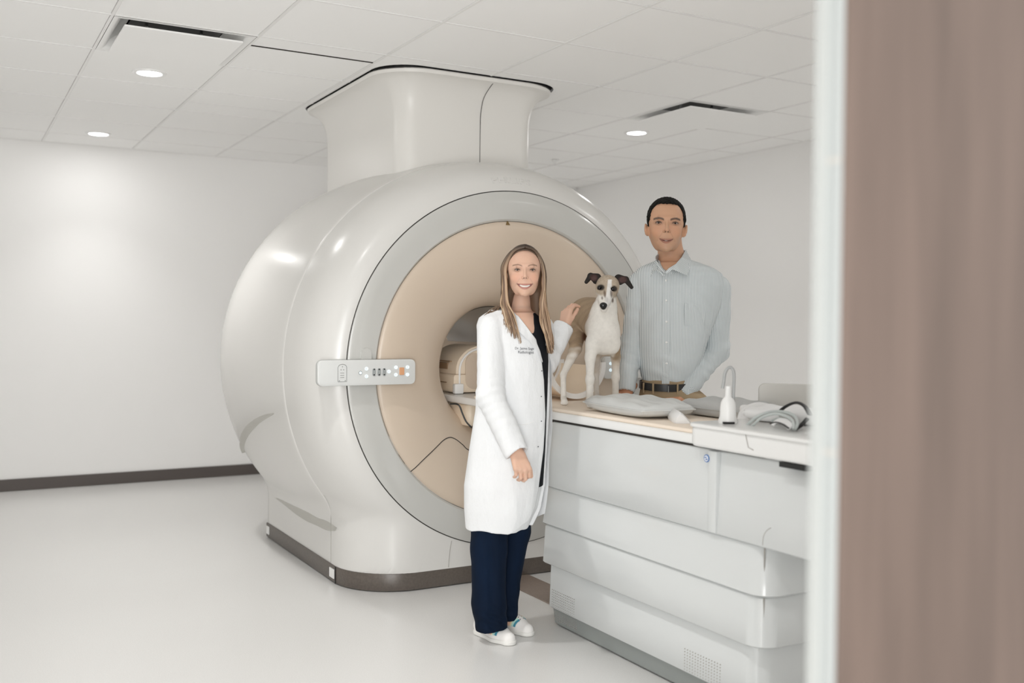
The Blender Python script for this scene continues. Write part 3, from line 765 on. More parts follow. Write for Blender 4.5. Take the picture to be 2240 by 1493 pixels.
def hand(S, W, d, n, thumb, sc=1.0, curl=(20, 25, 20), tcurl=25, spread=4, k=.004, each=None, tside=.75):
    """palm, four unequal fingers, thumb; d wrist-to-knuckle, n back of hand, thumb = side vector sign"""
    W = np.array(W, float); d = np.array(d, float); d /= np.linalg.norm(d); n = np.array(n, float); n -= d * n.dot(d); n /= np.linalg.norm(n)
    l = np.cross(d, n) * thumb
    S.cap(W - d * .05 * sc, W + d * .005, .026 * sc, .023 * sc, .01, flat=(n, .75))
    offs = [.030, .0105, -.009, -.027]; kn = [.088, .092, .086, .077]; ln = [.070, .078, .073, .057]; rr = [.0092, .0095, .0090, .0080]
    for o, q in zip(offs, kn): S.cap(W + l * o * .55 * sc, W + (d * q + l * o) * sc, .0155 * sc, .0118 * sc, .012 * sc)
    for i, (o, q, L_, r_) in enumerate(zip(offs, kn, ln, rr)):
        p = W + (d * q + l * o) * sc; a = 0; cu = each[i] if each else curl
        dirb = d + l * math.tan(math.radians(spread * (1.2 - i * .8)))
        dirb /= np.linalg.norm(dirb)
        for j, (f, c_) in enumerate(zip((.46, .30, .24), cu)):
            a += math.radians(c_); v = dirb * math.cos(a) - n * math.sin(a); e = p + v * L_ * f * sc
            S.cap(p, e, r_ * sc * (1 - .08 * j), r_ * sc * (.94 - .1 * j), k if j == 0 else .001); p = e
    p = W + (d * .018 + l * .022 - n * .006) * sc; b = l * tside + d * .62 - n * .25; b /= np.linalg.norm(b)
    e = p + b * .040 * sc; S.cap(p, e, .0150 * sc, .0118 * sc, .012 * sc)
    for L_, t in ((.030, tcurl), (.024, tcurl)):
        b = b + (d * .9 - l * .9 - n * .25) * math.tan(math.radians(t)) * .6; b /= np.linalg.norm(b); q = e + b * L_ * sc; S.cap(e, q, .0112 * sc, .0092 * sc, .003); e = q
    return S
class Head:
    """head frame: origin under the chin, x to the image right, y away from the viewer, z up, unit = head height"""
    def __init__(s, chin, H, yaw=0, roll=0, pitch=0):
        s.c = np.array(chin, float); s.H = H
        s.m = np.array(Matrix.Rotation(math.radians(yaw), 3, 'Z') @ Matrix.Rotation(math.radians(roll), 3, 'Y') @ Matrix.Rotation(math.radians(pitch), 3, 'X'))
    def __call__(s, x, y, z): return s.c + s.m @ (np.array((x, y, z)) * s.H)
    def inv(s, V): return ((V - s.c) @ s.m) / s.H
def build_head(S, h, wide=1.0, jaw=1.0, nose=1.0, mw=.15, gap=.014, cz=.243):
    H = h.H; w = wide; RMh = Matrix([list(q) for q in h.m])
    def E_(c, r, k, op='u'): S.ell(h(*c), np.array(r) * H, k * H, op, RMh)
    def C_(a, b, r1, r2, k, op='u'): S.cap(h(*a), h(*b), r1 * H, r2 * H, k * H, op)
    E_((0, .07, .64), (.315 * w, .40, .355), .05)
    E_((0, -.09, .43), (.265 * w, .285, .37), .10)
    E_((0, -.12, .20), (.195 * jaw, .215, .15), .13)
    E_((0, -.275, .075), (.085 * jaw, .078, .062), .10)
    for s_ in (-1, 1):
        E_((s_ * .160 * w, -.262, .375), (.085, .075, .085), .10)
        C_((s_ * .13 * jaw, -.10, .11), (s_ * .225 * w, .04, .30), .05, .05, .10)
    C_((-.14, -.340, .612), (.14, -.340, .612), .030, .030, .06)
    for s_ in (-1, 1): E_((s_ * .152, -.415, .532), (.088, .058, .044), .05, 's')
    C_((0, -.362, .56), (0, -.445 * nose, .42), .022, .032, .03); E_((0, -.445 * nose, .395), (.036, .034, .030), .02)
    for s_ in (-1, 1): E_((s_ * .046, -.402, .375), (.027, .034, .024), .015)
    for s_ in (-1, 1):   # eyelids
        for i, (zz, rr_) in enumerate((((.530, .556, .534), .0120), ((.522, .500, .524), .0105))):
            P = [h(s_ * .092, -.338, zz[0]), h(s_ * .150, -.352, zz[1]), h(s_ * .210, -.322, zz[2])]
            S.cap(P[0], P[1], rr_ * .8 * H, rr_ * H, .006 * H); S.cap(P[1], P[2], rr_ * H, rr_ * .8 * H, .006 * H)
    yl = lambda x: -.384 + 2.6 * x * x
    us = np.linspace(-1, 1, 7)
    up_ = [h(u * mw, yl(u * mw) - .004, cz - .018 * (1 - u * u)) for u in us]; lo_ = [h(u * mw * .95, yl(u * mw) + .004, cz - (.036 + 2 * gap) * (1 - u * u)) for u in us]
    for i in range(6):
        r_ = lambda i: (.006 + .0095 * (1 - us[i] ** 2)) * H
        S.cap(up_[i], up_[i + 1], r_(i), r_(i + 1), .010 * H); S.cap(lo_[i], lo_[i + 1], r_(i) * 1.15, r_(i + 1) * 1.15, .012 * H)
    mi = [h(u * mw * .90, yl(u * mw) - .006, cz - .002 - (.026 + gap) * (1 - u * u)) for u in us]
    for i in range(6):
        r_ = lambda i: max(gap * (1 - us[i] ** 4), .003) * H
        S.cap(mi[i], mi[i + 1], r_(i), r_(i + 1), .003 * H, 's')
    for s_ in (-1, 1):
        E_((s_ * (mw + .035), -.30, .225), (.020, .03, .05), .03, 's') if False else None
        E_((s_ * .308 * w, .045, .40), (.040, .07, .10), .03); E_((s_ * .335 * w, .02, .425), (.022, .062, .105), .02); E_((s_ * .352 * w, -.005, .45), (.014, .045, .080), .012)
def mouth_line(h, mw, gap, cz, n=9):
    return [h(u * mw * .86, -.357 + 2.6 * (u * mw) ** 2, cz - .001 - (.026 + gap) * (1 - u * u)) for u in np.linspace(-1, 1, n)]
def paint_head(C, Q, skin, lip, brow, browz=.60, brow_w=1.0, blush=.35, dark=(.05, .03, .02), lid=(.22, .11, .07), mw=.15, gap=.014, cz=.243):
    f = ((Q[:, 1] < -.10) & (Q[:, 2] > -.05) & (Q[:, 2] < 1.1)).astype(float)
    X_, Z_ = Q[:, 0], Q[:, 2]
    def el(cx_, cz_, a, b, soft=.35): q = np.sqrt(((X_ - cx_) / a) ** 2 + ((Z_ - cz_) / b) ** 2); return (1 - sm(1 - soft, 1 + soft, q)) * f
    for s_ in (-1, 1):
        paint(C, el(s_ * .18, .38, .11, .09, .9) * blush, np.array(skin) * (1.05, .78, .72))
        paint(C, el(s_ * .152, .530, .085, .042, .6) * .50, lid)
        u = (X_ * s_ - .150) / .058; lash = (1 - sm(.008, .018, np.abs(Z_ - (.548 - .020 * u * u)))) * (1 - sm(.85, 1.1, np.abs(u))) * f
        paint(C, lash * .85, dark)
        u = (X_ * s_ - .150) / .10; q = np.abs(Z_ - (browz + .012 - .026 * u * u + .004 * u)); bw = (1 - sm(.008 * brow_w, .022 * brow_w, q)) * (1 - sm(.8, 1.05, np.abs(u))) * f
        paint(C, bw * .85, brow)
        paint(C, el(s_ * .024, .368, .013, .009, .5) * .75, dark)
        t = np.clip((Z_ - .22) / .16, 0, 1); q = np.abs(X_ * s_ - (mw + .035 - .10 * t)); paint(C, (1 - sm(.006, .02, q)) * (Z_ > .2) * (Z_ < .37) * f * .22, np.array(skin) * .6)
    u = np.clip(X_ / mw, -1, 1); top_ = cz + .008 - .010 * (1 - u * u) ; bot_ = cz - .008 - (.052 + 2 * gap) * (1 - u * u)
    m = sm(-.006, .004, top_ - Z_) * sm(-.006, .004, Z_ - bot_) * (np.abs(X_) < mw * 1.03) * f
    paint(C, m * .8, lip)
    paint(C, (1 - sm(.4, 1.0, np.abs(Z_ - (cz - .002 - (.026 + gap) * (1 - u * u))) / (gap + .004))) * m * .6, (.12, .05, .045))
def eyes(fig, h, iris, M_):
    for s_ in (-1, 1):
        c = h(s_ * .150, -.300, .528); obj('eye', fix(pydata(*sphere(c, .0475 * h.H, 20, 14))), M_['eyewhite'], fig.root, True, 180)
        dv = (h(0, -1, 0) - h(0, 0, 0)); dv = dv / np.linalg.norm(dv)
        obj('iris', pydata(*sphere(c + dv * .0235 * h.H, .0275 * h.H, 16, 12)), iris, fig.root, True, 180)
def hair_face(h, px_, zc_, zr_, pw, back):
    """superelliptic face opening in head coordinates"""
    lo = h.c - .3; hi = h.c + .35
    def f(x, y, z):
        dx, dy, dz = x - h.c[0], y - h.c[1], z - h.c[2]
        X_ = (dx * h.m[0][0] + dy * h.m[1][0] + dz * h.m[2][0]) / h.H; Y_ = (dx * h.m[0][1] + dy * h.m[1][1] + dz * h.m[2][1]) / h.H; Z_ = (dx * h.m[0][2] + dy * h.m[1][2] + dz * h.m[2][2]) / h.H
        d = ((np.abs(X_ / px_) ** pw + np.abs((Z_ - zc_) / zr_) ** pw) ** (1 / pw) - 1) * .28 * h.H
        return np.maximum(d, (Y_ - back - .25 * np.maximum(Z_ - .5, 0) * -1) * h.H)
    return lo, hi, f
def sphere(c, r, n=16, m=10, sc=(1, 1, 1)):
    V = []; Fc = []
    for i in range(m + 1):
        t = PI * i / m
        for k in range(n):
            a = 2 * PI * k / n; V.append((c[0] + r * sc[0] * math.sin(t) * math.cos(a), c[1] + r * sc[1] * math.sin(t) * math.sin(a), c[2] + r * sc[2] * math.cos(t)))
    for i in range(m):
        for k in range(n): Fc.append((i * n + k, (i + 1) * n + k, (i + 1) * n + (k + 1) % n, i * n + (k + 1) % n))
    return V, Fc
M['skin'] = mat('skin', (.6, .4, .3), .5, .4, attr=True, sub=.12, bump=(260, .12, (1, 1, 1), .0005))
M['eyewhite'] = mat('eye_white', (.45, .41, .38), .3); M['irisb'] = mat('iris_brown', (.03, .02, .015), .15); M['teeth'] = mat('teeth', (.82, .78, .72), .3)
M['coat'] = mat('white_cotton', (.77, .78, .79), .8, .2, bump=(13, .9, (1, 1, .5), .016))
M['scrub'] = mat('black_fabric', (.008, .009, .012), .8, .2)
M['navy'] = mat('navy_fabric', (.0025, .011, .032), .8, .15, bump=(600, .2, (1, 1, 1), .0004), noise=(9, .5, (1, 1, .25)))
M['shoe'] = mat('white_canvas_shoe', (.82, .80, .78), .7, .3, attr=True); M['sole'] = mat('white_rubber', (.78, .77, .74), .5)
M['print'] = mat('dark_thread', (.05, .055, .07), .7)
M['hairattr'] = mat('hair', (.3, .2, .1), .5, .5, attr=True)
# ------------------------------------------------------------------ woman in a white coat
Wf = Fig(1118, 3.90, name='person', label='woman with long light-brown hair in a white coat, navy trousers and white shoes', cat='person')
Z = lambda py: float(Wf(1118, py)[2])
def wrow(py, cx_, a, b, dy=.0): p = Wf(cx_, py, dy); return (p[2], p[0], p[1], Wf.r(a), Wf.r(b))
trunk = [(672, 1133, 26, 26), (683, 1126, 50, 38), (695, 1121, 68, 48), (712, 1122, 77, 54), (740, 1124, 79, 60), (790, 1126, 79, 63), (850, 1124, 79, 62), (900, 1121, 80, 63), (980, 1113, 85, 68), (1060, 1104, 89, 74), (1110, 1098, 84, 75), (1153, 1090, 74, 72)]
hW = Head(Wf(1146, 648.5, -.055), .192, yaw=2, roll=0, pitch=2)
body = Sdf()
MW = dict(mw=.155, gap=.024, cz=.256)
build_head(body, hW, 1.10, 1.0, .97, **MW)
nk = Wf(1140, 640, .02); nb = Wf(1136, 700, .03)
body.chain([Wf(1143, 625, .0), Wf(1139, 665, .015), Wf(1137, 700, .02)], [.039, .038, .052], .02)
body.stack([wrow(py, c, a * .88, b * .88, .0) for py, c, a, b in trunk[1:9]], .03)
body.cap(Wf(1084, 714, -.02), Wf(1165, 716, .02), .040, .036, .03)
hipL, hipR = Wf(1072, 980, -.04), Wf(1122, 980, .05)
ankL, ankR = Wf(1080, 1378, -.02), Wf(1112, 1366, .10)
for hp, an in ((hipL, ankL), (hipR, ankR)): body.chain([hp, (hp + an) / 2 + np.array((0, .0, 0)), an], [.045, .040, .028], .03)
# image-left arm hangs, hand in a loose curl at the thigh
sL, eL, wL = Wf(1076, 718, -.05), Wf(1072, 868, -.13), Wf(1128, 985, -.20)
sR, eR, wR = Wf(1182, 716, .08), Wf(1192, 792, .14), Wf(1233, 716, .22)
body.chain([sL, eL, wL], [.038, .030, .024], .01); body.chain([sR, eR, wR], [.030, .030, .024], .01)
dL = Wf(1139, 1016, -.235) - wL
hand(body, wL + dL * .12, dL, (.35, -.93, .15), -1, .88, tcurl=20, each=[(50, 62, 25), (46, 58, 25), (44, 55, 25), (42, 52, 25)], spread=1, tside=.30)
dR = Wf(1239, 684, .235) - wR
hand(body, wR + dR * .06, dR + np.array((.0, .0, 0)), (-.75, -.62, .1), 1, .80, tcurl=5, each=[(30, 38, 20)] * 4, spread=1, tside=.12)
lo = np.array((-.32, -.40, 0.02)); hi = np.array((.42, .42, 1.6)); zc = Z(668)
parts = [body.mesh(.0019, np.array((hW.c[0] - .12, -.30, zc - .012)), np.array((hW.c[0] + .12, .20, 1.60)))]
hl = wL; hr = wR
parts.append(body.mesh(.005, np.array((-.32, -.34, .03)), np.array((.36, .42, zc + .004))))
V, Q = joinm(parts)
# finer hands replace the coarse ones inside their boxes
def boxed(V, Q, lo, hi, inside):
    c = V[Q].mean(1); m = ((c > lo) & (c < hi)).all(1); return V, Q[m if inside else ~m]
def finer(V, Q, S, c, r, h):
    lo, hi = c - r, c + r; V, Q = boxed(V, Q, lo, hi, False); v, q = S.mesh(h, lo - h, hi + h); return joinm([(V, Q), (v, q)])
V, Q = finer(V, Q, body, Wf(1134, 1012, -.23), np.array((.065, .10, .07)), .0019)
V, Q = finer(V, Q, body, Wf(1243, 690, .24), np.array((.085, .11, .095)), .0019)
skin = np.array((.66, .42, .31)); C = np.tile(skin, (len(V), 1)).astype(float)
q = hW.inv(V); isH = V[:, 2] > zc
Ch = C.copy(); paint_head(Ch, q, skin, (.50, .20, .17), (.20, .115, .075), browz=.618, blush=.45, brow_w=.8, **MW); C[isH] = Ch[isH]
obj('body', mesh_np('body', V, Q, C), M['skin'], Wf.root)
eyes(Wf, hW, M['irisb'], M)
P = mouth_line(hW, **MW)
obj('teeth', tube(P, [.006 * .192, .018 * .192] + [.026 * .192] * 5 + [.018 * .192, .006 * .192], 8), M['teeth'], Wf.root, True, 180)

# coat
def az_band(py):       # edges of the front opening, in pixel columns at this height, and the far edge
    near = np.interp(py, [660, 700, 740, 790, 830, 900, 980, 1060, 1100, 1130, 1160], [1112, 1143, 1172, 1186, 1191, 1192, 1189, 1181, 1174, 1158, 1100])
    return near
coat = Sdf(); coat.stack([wrow(py, c, a, b) for py, c, a, b in trunk[1:]], .02)
coat.cap(Wf(1082, 711, -.03), Wf(1165, 708, .03), .050, .05, .04)
zs = np.array([r_[0] for r_ in [wrow(py, c, a, b) for py, c, a, b in trunk]]); 
nearx = {}
pys = np.arange(655, 1165, 5.0); zt = np.array([Z(p_) for p_ in pys]); nx = np.array([Wf(az_band(p_), p_, -.04)[0] for p_ in pys]); o_ = np.argsort(zt); zt, nx = zt[o_], nx[o_]
tr = np.array(sorted([wrow(py, c, a, b) for py, c, a, b in trunk]))
def opening(depth, shrink=0.0):
    def f(x, y, z):
        zz = z.ravel(); xn = np.interp(zz, zt, nx)[None, None, :] + shrink
        cy_ = np.interp(zz, tr[:, 0], tr[:, 2])[None, None, :]; cx_ = np.interp(zz, tr[:, 0], tr[:, 1])[None, None, :]
        a_ = np.interp(zz, tr[:, 0], tr[:, 3])[None, None, :]; b_ = np.interp(zz, tr[:, 0], tr[:, 4])[None, None, :]
        u = (np.sqrt(((x - cx_) / a_) ** 2 + ((y - cy_) / b_) ** 2) - 1) * np.minimum(a_, b_)
        inner = -(u + depth)          # inside band where u > -depth
        side1 = xn - x; side2 = y - (cy_ + .012)   # right of near edge, in front of the far edge
        return np.maximum(np.maximum(inner, side1), side2)
    return f
coat.fn((-.2, -.3, Z(1160)), (.3, .3, Z(655)), opening(.013), .004, 's')
coat.cap(Wf(1137, 690, -.01), Wf(1140, 640, .01), .058, .056, .006, 's')
slv = Sdf(); slv.chain([sL, eL, wL], [.0565, .052, .045], .02); cu = wL + (wL - eL) / np.linalg.norm(wL - eL) * .012; slv.cuts = [(cu, wL - eL)]
slv.disp = [wrinkle(eL, .085, (eL - sL) + np.array((.06, 0, 0)), 210, .0026), wrinkle((sL + eL) / 2 + np.array((.02, 0, -.02)), .10, (.5, 0, 1), 120, .0013, 1), wrinkle((eL + wL) / 2, .10, wL - eL + np.array((.05, 0, 0)), 150, .0016, 2)]
slr = Sdf(); slr.chain([sR, eR, wR], [.054, .048, .042], .02); cuR = wR + (wR - eR) / np.linalg.norm(wR - eR) * .004; slr.cuts = [(cuR, wR - eR)]
slr.disp = [wrinkle(eR, .12, wR - eR, 90, .0025)]
coat.group(slv, .006); coat.group(slr, .008)
inn = Sdf(); dv = (wL - eL) / np.linalg.norm(wL - eL); inn.cap(cu - dv * .03, cu + dv * .05, .036, .036, .001); coat.group(inn, .003, 's')
inn = Sdf(); dv = (wR - eR) / np.linalg.norm(wR - eR); inn.cap(cuR - dv * .03, cuR + dv * .05, .034, .034, .001); coat.group(inn, .003, 's')
coat.disp = [folds((1, .6, 0), 38, .0035, Z(1160), Z(850), .5), folds((.8, -1, .3), 24, .0022, ph=2), wrinkle(Wf(1120, 900, -.12), .13, (.4, 0, 1), 70, .0015)]
zb = [(1014, 1132), (1090, 1154), (1160, 1138)]
hem_c = Wf(1090, 1151, -.12); coat.cuts = [(Wf(1090, 1150, 0), (0, .06, -1))]
cV, cQ = coat.mesh(.0034)
obj('coat', mesh_np('coat', cV, cQ), M['coat'], Wf.root)['label'] = 'knee-length white coat'
# rounded lapel edge and collar, as thin folded strips lying on the coat
def on_coat(px, py, off=.003):
    z = Z(py); cx_, cy_, a_, b_ = [float(np.interp(z, tr[:, 0], tr[:, i])) for i in (1, 2, 3, 4)]
    x = float(Wf(px, py, -.06)[0]); u = min(max((x - cx_) / a_, -.999), .999); y = cy_ - b_ * math.sqrt(1 - u * u) - off; return np.array((x, y, z))
def sheet(A, B, th=.003):
    """thin solid strip between two polylines"""
    n = len(A); V = []; 
    for a, b in zip(A, B):
        nrm = np.array((0, -1, 0)) * th; V += [a, b, a + nrm, b + nrm]
    Fc = []
    for i in range(n - 1):
        p, q = 4 * i, 4 * i + 4
        Fc += [(p, q, q + 1, p + 1), (p + 2, p + 3, q + 3, q + 2), (p, p + 2, q + 2, q), (p + 1, q + 1, q + 3, p + 3)]
    Fc += [(0, 1, 3, 2), (4 * n - 4, 4 * n - 2, 4 * n - 1, 4 * n - 3)]
    return fix(pydata(V, Fc))
lap_in = [(1112, 668), (1127, 686), (1143, 703), (1158, 722), (1171, 742), (1181, 765), (1187, 788)]
lap_out = [(1104, 674), (1115, 697), (1126, 716), (1143, 731), (1158, 745), (1174, 762), (1186, 790)]
obj('lapel', sheet([on_coat(x, y, .003) for x, y in lap_in], [on_coat(x, y, .005) for x, y in lap_out]), M['coat'], Wf.root, True, 60)
# far front edge of the coat, seen beyond the dark top, hanging to the hem
A = [Wf(x, y, dy) for x, y, dy in ((1168, 700, .02), (1182, 730, .025), (1196, 765, .03), (1205, 800, .035), (1208, 860, .04), (1207, 930, .045), (1203, 1000, .05), (1199, 1060, .055), (1192, 1122, .06))]
B = [Wf(x, y, dy) for x, y, dy in ((1160, 700, .06), (1171, 730, .07), (1186, 765, .08), (1195, 800, .08), (1197, 860, .08), (1196, 930, .08), (1188, 1000, .085), (1176, 1060, .09), (1160, 1135, .10))]
A = catmull(A, 4); B = catmull(B, 4); A = [a + np.array((.002 * math.sin(i * .7), .003 * math.sin(i * .9), 0)) for i, a in enumerate(A)]
obj('coat_front', sheet(A, B, .004), M['coat'], Wf.root, True, 60)
# dark top under the coat
top = Sdf(); top.stack([wrow(py, c, a - 5.2, b - 5.2) for py, c, a, b in trunk[1:10]], .02)
vq = [(Wf(1138, 660, -.05), .052), (Wf(1152, 700, -.085), .030), (Wf(1168, 728, -.095), .010)]
for i in range(2): top.cap(vq[i][0], vq[i + 1][0], vq[i][1], vq[i + 1][1], .002, 's', flat=((0, 1, 0), 2.2))
tV, tQ = top.mesh(.004)
obj('top', mesh_np('top', tV, tQ), M['scrub'], Wf.root)['label'] = 'black V-neck top'
# trousers
tro = Sdf(); tro.stack([wrow(py, c, a * .82, b * .8) for py, c, a, b in trunk[7:]][:-1], .02)
l1 = [Wf(1075, 1080, -.03), Wf(1070, 1200, -.03), Wf(1069, 1320, -.03), Wf(1079, 1400, -.03)]; r1 = [.078, .068, .063, .058]
l2 = [Wf(1122, 1080, .06), Wf(1124, 1160, .07), Wf(1108, 1290, .09), Wf(1108, 1380, .10)]; r2 = [.075, .064, .048, .044]
g1 = Sdf(); g1.chain(l1, r1, .02); g1.cuts = [(Wf(1079, 1374, -.03), (0.12, 0, -1))]; g1.disp = [wrinkle(Wf(1075, 1355, -.05), .07, (.3, .3, 1), 150, .005), folds((1, .5, 0), 60, .003, ph=1)]
g2 = Sdf(); g2.chain(l2, r2, .02); g2.cuts = [(Wf(1108, 1352, .1), (0, 0, -1))]; g2.disp = [wrinkle(Wf(1110, 1340, .05), .05, (0, .3, 1), 150, .004)]
tro.group(g1, .02); tro.group(g2, .012)
pV, pQ = tro.mesh(.004)
obj('trousers', mesh_np('trousers', pV, pQ), M['navy'], Wf.root)['label'] = 'navy blue trousers'
# shoes
def floor_l(px, py): return Wf.loc(on_plane(px, py, 2, 0))
def shoe(h_px, t_px, name, stripes):
    a = floor_l(*h_px); b = floor_l(*t_px); d = (b - a) / np.linalg.norm(b - a); L_ = .225; n = np.array((-d[1], d[0], 0)); c = b - d * L_ * .5
    t = obj(name, None if False else bpy.data.meshes.new('m'), None, Wf.root) if False else None
    S = Sdf(); b0 = c - d * .085; b1 = c + d * .075
    S.cap(b0 + (0, 0, .028), c + d * .02 + (0, 0, .026), .031, .035, .02); S.cap(c + d * .02 + (0, 0, .026), b1 + (0, 0, .020), .036, .027, .02)
    S.cap(b0 + (0, 0, .045), c - d * .02 + (0, 0, .045), .028, .026, .02); S.cuts = [((0, 0, .008), (0, 0, -1))]
    v, q = S.mesh(.0024); rel = v - c; u_ = rel @ d; s_n = rel @ n; top_z = rel[:, 2]
    C_ = np.tile((.82, .80, .78), (len(v), 1)).astype(float); u2 = u_ + .35 * np.abs(s_n) - .0
    cols = [(.78, .22, .08), (.90, .50, .24), (.90, .78, .52), (.45, .72, .64), (.01, .22, .32)]
    for j, cc in enumerate(cols):
        e0 = .014 + .0085 * j; m_ = sm(e0 - .001, e0 + .001, u2) * (1 - sm(e0 + .0075, e0 + .0095, u2)) * (np.abs(s_n) > .013) * (top_z > .030); paint(C_, m_ * .95, cc)
    for j in range(3):
        for sd in (-1, 1): paint(C_, 1.0 * ((np.hypot(u_ - (.022 + .012 * j), s_n - sd * .0085) < .0026) & (top_z > .03)), (.03, .03, .03))
    o = obj(name, mesh_np(name, v, q, C_), M['shoe'], Wf.root)
    S2 = Sdf(); S2.cap(b0 + (0, 0, .010), c + d * .02 + (0, 0, .01), .034, .0385, .02); S2.cap(c + d * .02 + (0, 0, .010), b1 + (0, 0, .01), .039, .031, .02); S2.cuts = [((0, 0, .017), (0, 0, 1)), ((0, 0, .001), (0, 0, -1))]
    v, q = S2.mesh(.0028); obj('sole', mesh_np('sole', v, q), M['sole'], o)
    return o
shoe((1052, 1385), (1126, 1413), 'shoe', True); shoe((1108, 1372), (1166, 1393), 'shoe', True)
# embroidered name on the coat
def embroider(s, px, py, wpx, size):
    me = text_mesh(s, size, .0004); co = np.array([v.co[:] for v in me.vertices]); w_ = co[:, 0].max() - co[:, 0].min(); k = Wf.r(wpx) / w_
    for v in me.vertices:
        x, y, z = v.co; ppx = px + x * k / Wf.s; ppy = py - y * k / Wf.s - (ppx - px) * .0
        p = on_coat(ppx, ppy + .02 * (ppx - px), .0045 + z); v.co = p
    return me
obj('embroidered_text', embroider('Dr. Jaime Sage', 1147, 760, 41, .02), M['print'], Wf.root)
obj('embroidered_text', embroider('Radiologist', 1150, 768, 34, .02), M['print'], Wf.root)
for px, py in ((1185, 808), (1184, 863), (1184, 916), (1177, 970)): obj('button', pydata(*sphere(on_coat(px, py, .003), .0022, 8, 6)), M['print'], Wf.root)
obj('pocket_edge', tube([on_coat(x, y, .004) for x, y in ((1128, 918), (1142, 921), (1156, 919), (1168, 915))], .0009, 5), M['grid'], Wf.root)
obj('badge_clip', box(*[v for a_, b_ in zip(Wf(1193, 752, -.03) - .006, Wf(1193, 752, -.03) + .006) for v in (a_, b_)], .001), M['metalstrip'], Wf.root)
# hair: scalp cap and a few hundred flattened locks
hcap = Sdf()
hcap.ell(hW(0, .085, .665), np.array((.345, .43, .385)) * .192, .002, 'u', Matrix([list(r_) for r_ in hW.m]))
hcap.ell(hW(0, .12, .42), np.array((.33, .36, .36)) * .192, .012, 'u', Matrix([list(r_) for r_ in hW.m]))
lo_, hi_, f_ = hair_face(hW, .318, .40, .515, 2.4, -.03); hcap.fn(lo_, hi_, f_, .006, 's')
hcap.chain([hW(0, .22, .5), Wf(1140, 672, .075), Wf(1138, 705, .095)], [.060, .058, .050], .02, flat=((0, 1, 0), .6))
hcap.cap(hW(.25, .12, .4), Wf(1176, 695, .02), .030, .026, .02); hcap.cap(hW(-.26, .12, .4), Wf(1106, 684, .0), .026, .018, .02)
v, q = hcap.mesh(.0025)
Cc = np.tile(np.array((.075, .045, .028)), (len(v), 1)); hq = hW.inv(v); paint(Cc, 1 - sm(.30, .60, hq[:, 2]), (.022, .013, .009)); paint(Cc, (1 - sm(.55, .95, hq[:, 2])) * .45, (.22, .13, .075))  # shadow beside the neck painted into the lower hair colour
hv, hf, hc = [], [], []
def lock(P, r0, col_a, col_b, flat=.3, nr=None):
    P = catmull(P, 5); n = len(P); rs = [r0 * (.75 + .5 * math.sin(PI * min(i / n + .1, 1))) * (1 - .88 * max(0, (i / n - .55) / .45) ** 1.3) for i in range(n)]
    v_, f_ = tube_data(P, rs, 5, flat=flat, nrm=nr or (0, 1, 0)); o = len(hv); hv.extend(v_); hf.extend([tuple(k + o for k in q_) for q_ in f_])
    for i in range(n):
        t = sm(.02, .5, np.array(i / n)); cc = np.array(col_a) * (1 - t) + np.array(col_b) * t; hc.extend([cc] * 5)
rr = random.Random(11)
for k in range(460):
    side = -1 if k % 2 else 1; u = rr.random(); j = lambda s_: rr.gauss(0, s_)
    tone = rr.choice([(.38, .25, .15), (.48, .33, .21), (.24, .15, .09), (.33, .21, .13), (.55, .40, .27), (.16, .095, .06)]); 
    if u > .55: tone = tuple(c_ * (.75 if u < .8 else .42) for c_ in tone)
    # root along the parting, from hairline (u=0) to crown (u=1)
    root = hW(.01, -.24 + .42 * u, .985 + .045 * math.sin(u * PI))
    if side < 0:
        a1 = hW(-.22 - .03 * u, -.19 + .40 * u, .90); a2 = hW(-.375 - .03 * u + j(.01), -.10 + .34 * u, .60); a3 = hW(-.385 - .02 * u + j(.012), -.12 + .30 * u, .25)
        e = rr.random()
        p4 = Wf(1101 + 10 * e + j(2) - 4 * u, 662, -.075 + .09 * u); p5 = Wf(1107 + 18 * e - 16 * u + j(2), 692, -.105 + .09 * u)
        endy = 712 + 42 * e * (1 - .5 * u) + j(4); p6 = Wf(1112 + 30 * e - 30 * u + j(3), endy, -.118 + .06 * u)
        if u > .6: p5 = Wf(1094 - 10 * e + j(2), 668 + 5 * e, -.02); p6 = Wf(1084 - 22 * e + j(3), 679 + 12 * e, -.055); 
        Pk = [root, a1, a2, a3, p4, p5, p6]
    else:
        a1 = hW(.22 + .03 * u, -.19 + .40 * u, .90); a2 = hW(.36 + .03 * u + j(.01), -.12 + .34 * u, .60); a3 = hW(.375 + .04 * u + j(.012), -.13 + .30 * u, .25)
        e = rr.random()
        p4 = Wf(1183 + 9 * e + j(1.5) - 12 * (u > .8), 664, -.06 + .09 * u); p5 = Wf(1186 + 13 * e + j(2) - 8 * (u > .8), 702, -.075 + .10 * u)
        p6 = Wf(1193 + 14 * e + j(2), 738, -.07 + .10 * u); p7 = Wf(1200 + 9 * e + j(2), 752 + 22 * rr.random(), -.06 + .10 * u)
        Pk = [root, a1, a2, a3, p4, p5, p6, p7]
    lock(Pk, .0034 + .0022 * rr.random(), (.065, .04, .025), tone)
allV = np.concatenate([v, np.array(hv)]); me = bpy.data.meshes.new('hair')
fcs = [tuple(int(i) for i in q_) for q_ in q] + [tuple(i + len(v) for i in f_) for f_ in hf]
me.from_pydata([tuple(map(float, p_)) for p_ in allV], [], fcs); me.update()
a = me.color_attributes.new('Col', 'FLOAT_COLOR', 'POINT'); c4 = np.ones((len(allV), 4), np.float32); c4[:, :3] = np.concatenate([Cc, np.array(hc)]); a.data.foreach_set('color', c4.ravel())
me.polygons.foreach_set('use_smooth', [True] * len(me.polygons))
obj('hair', me, M['hairattr'], Wf.root)['label'] = 'long straight light-brown hair, darker at the roots'
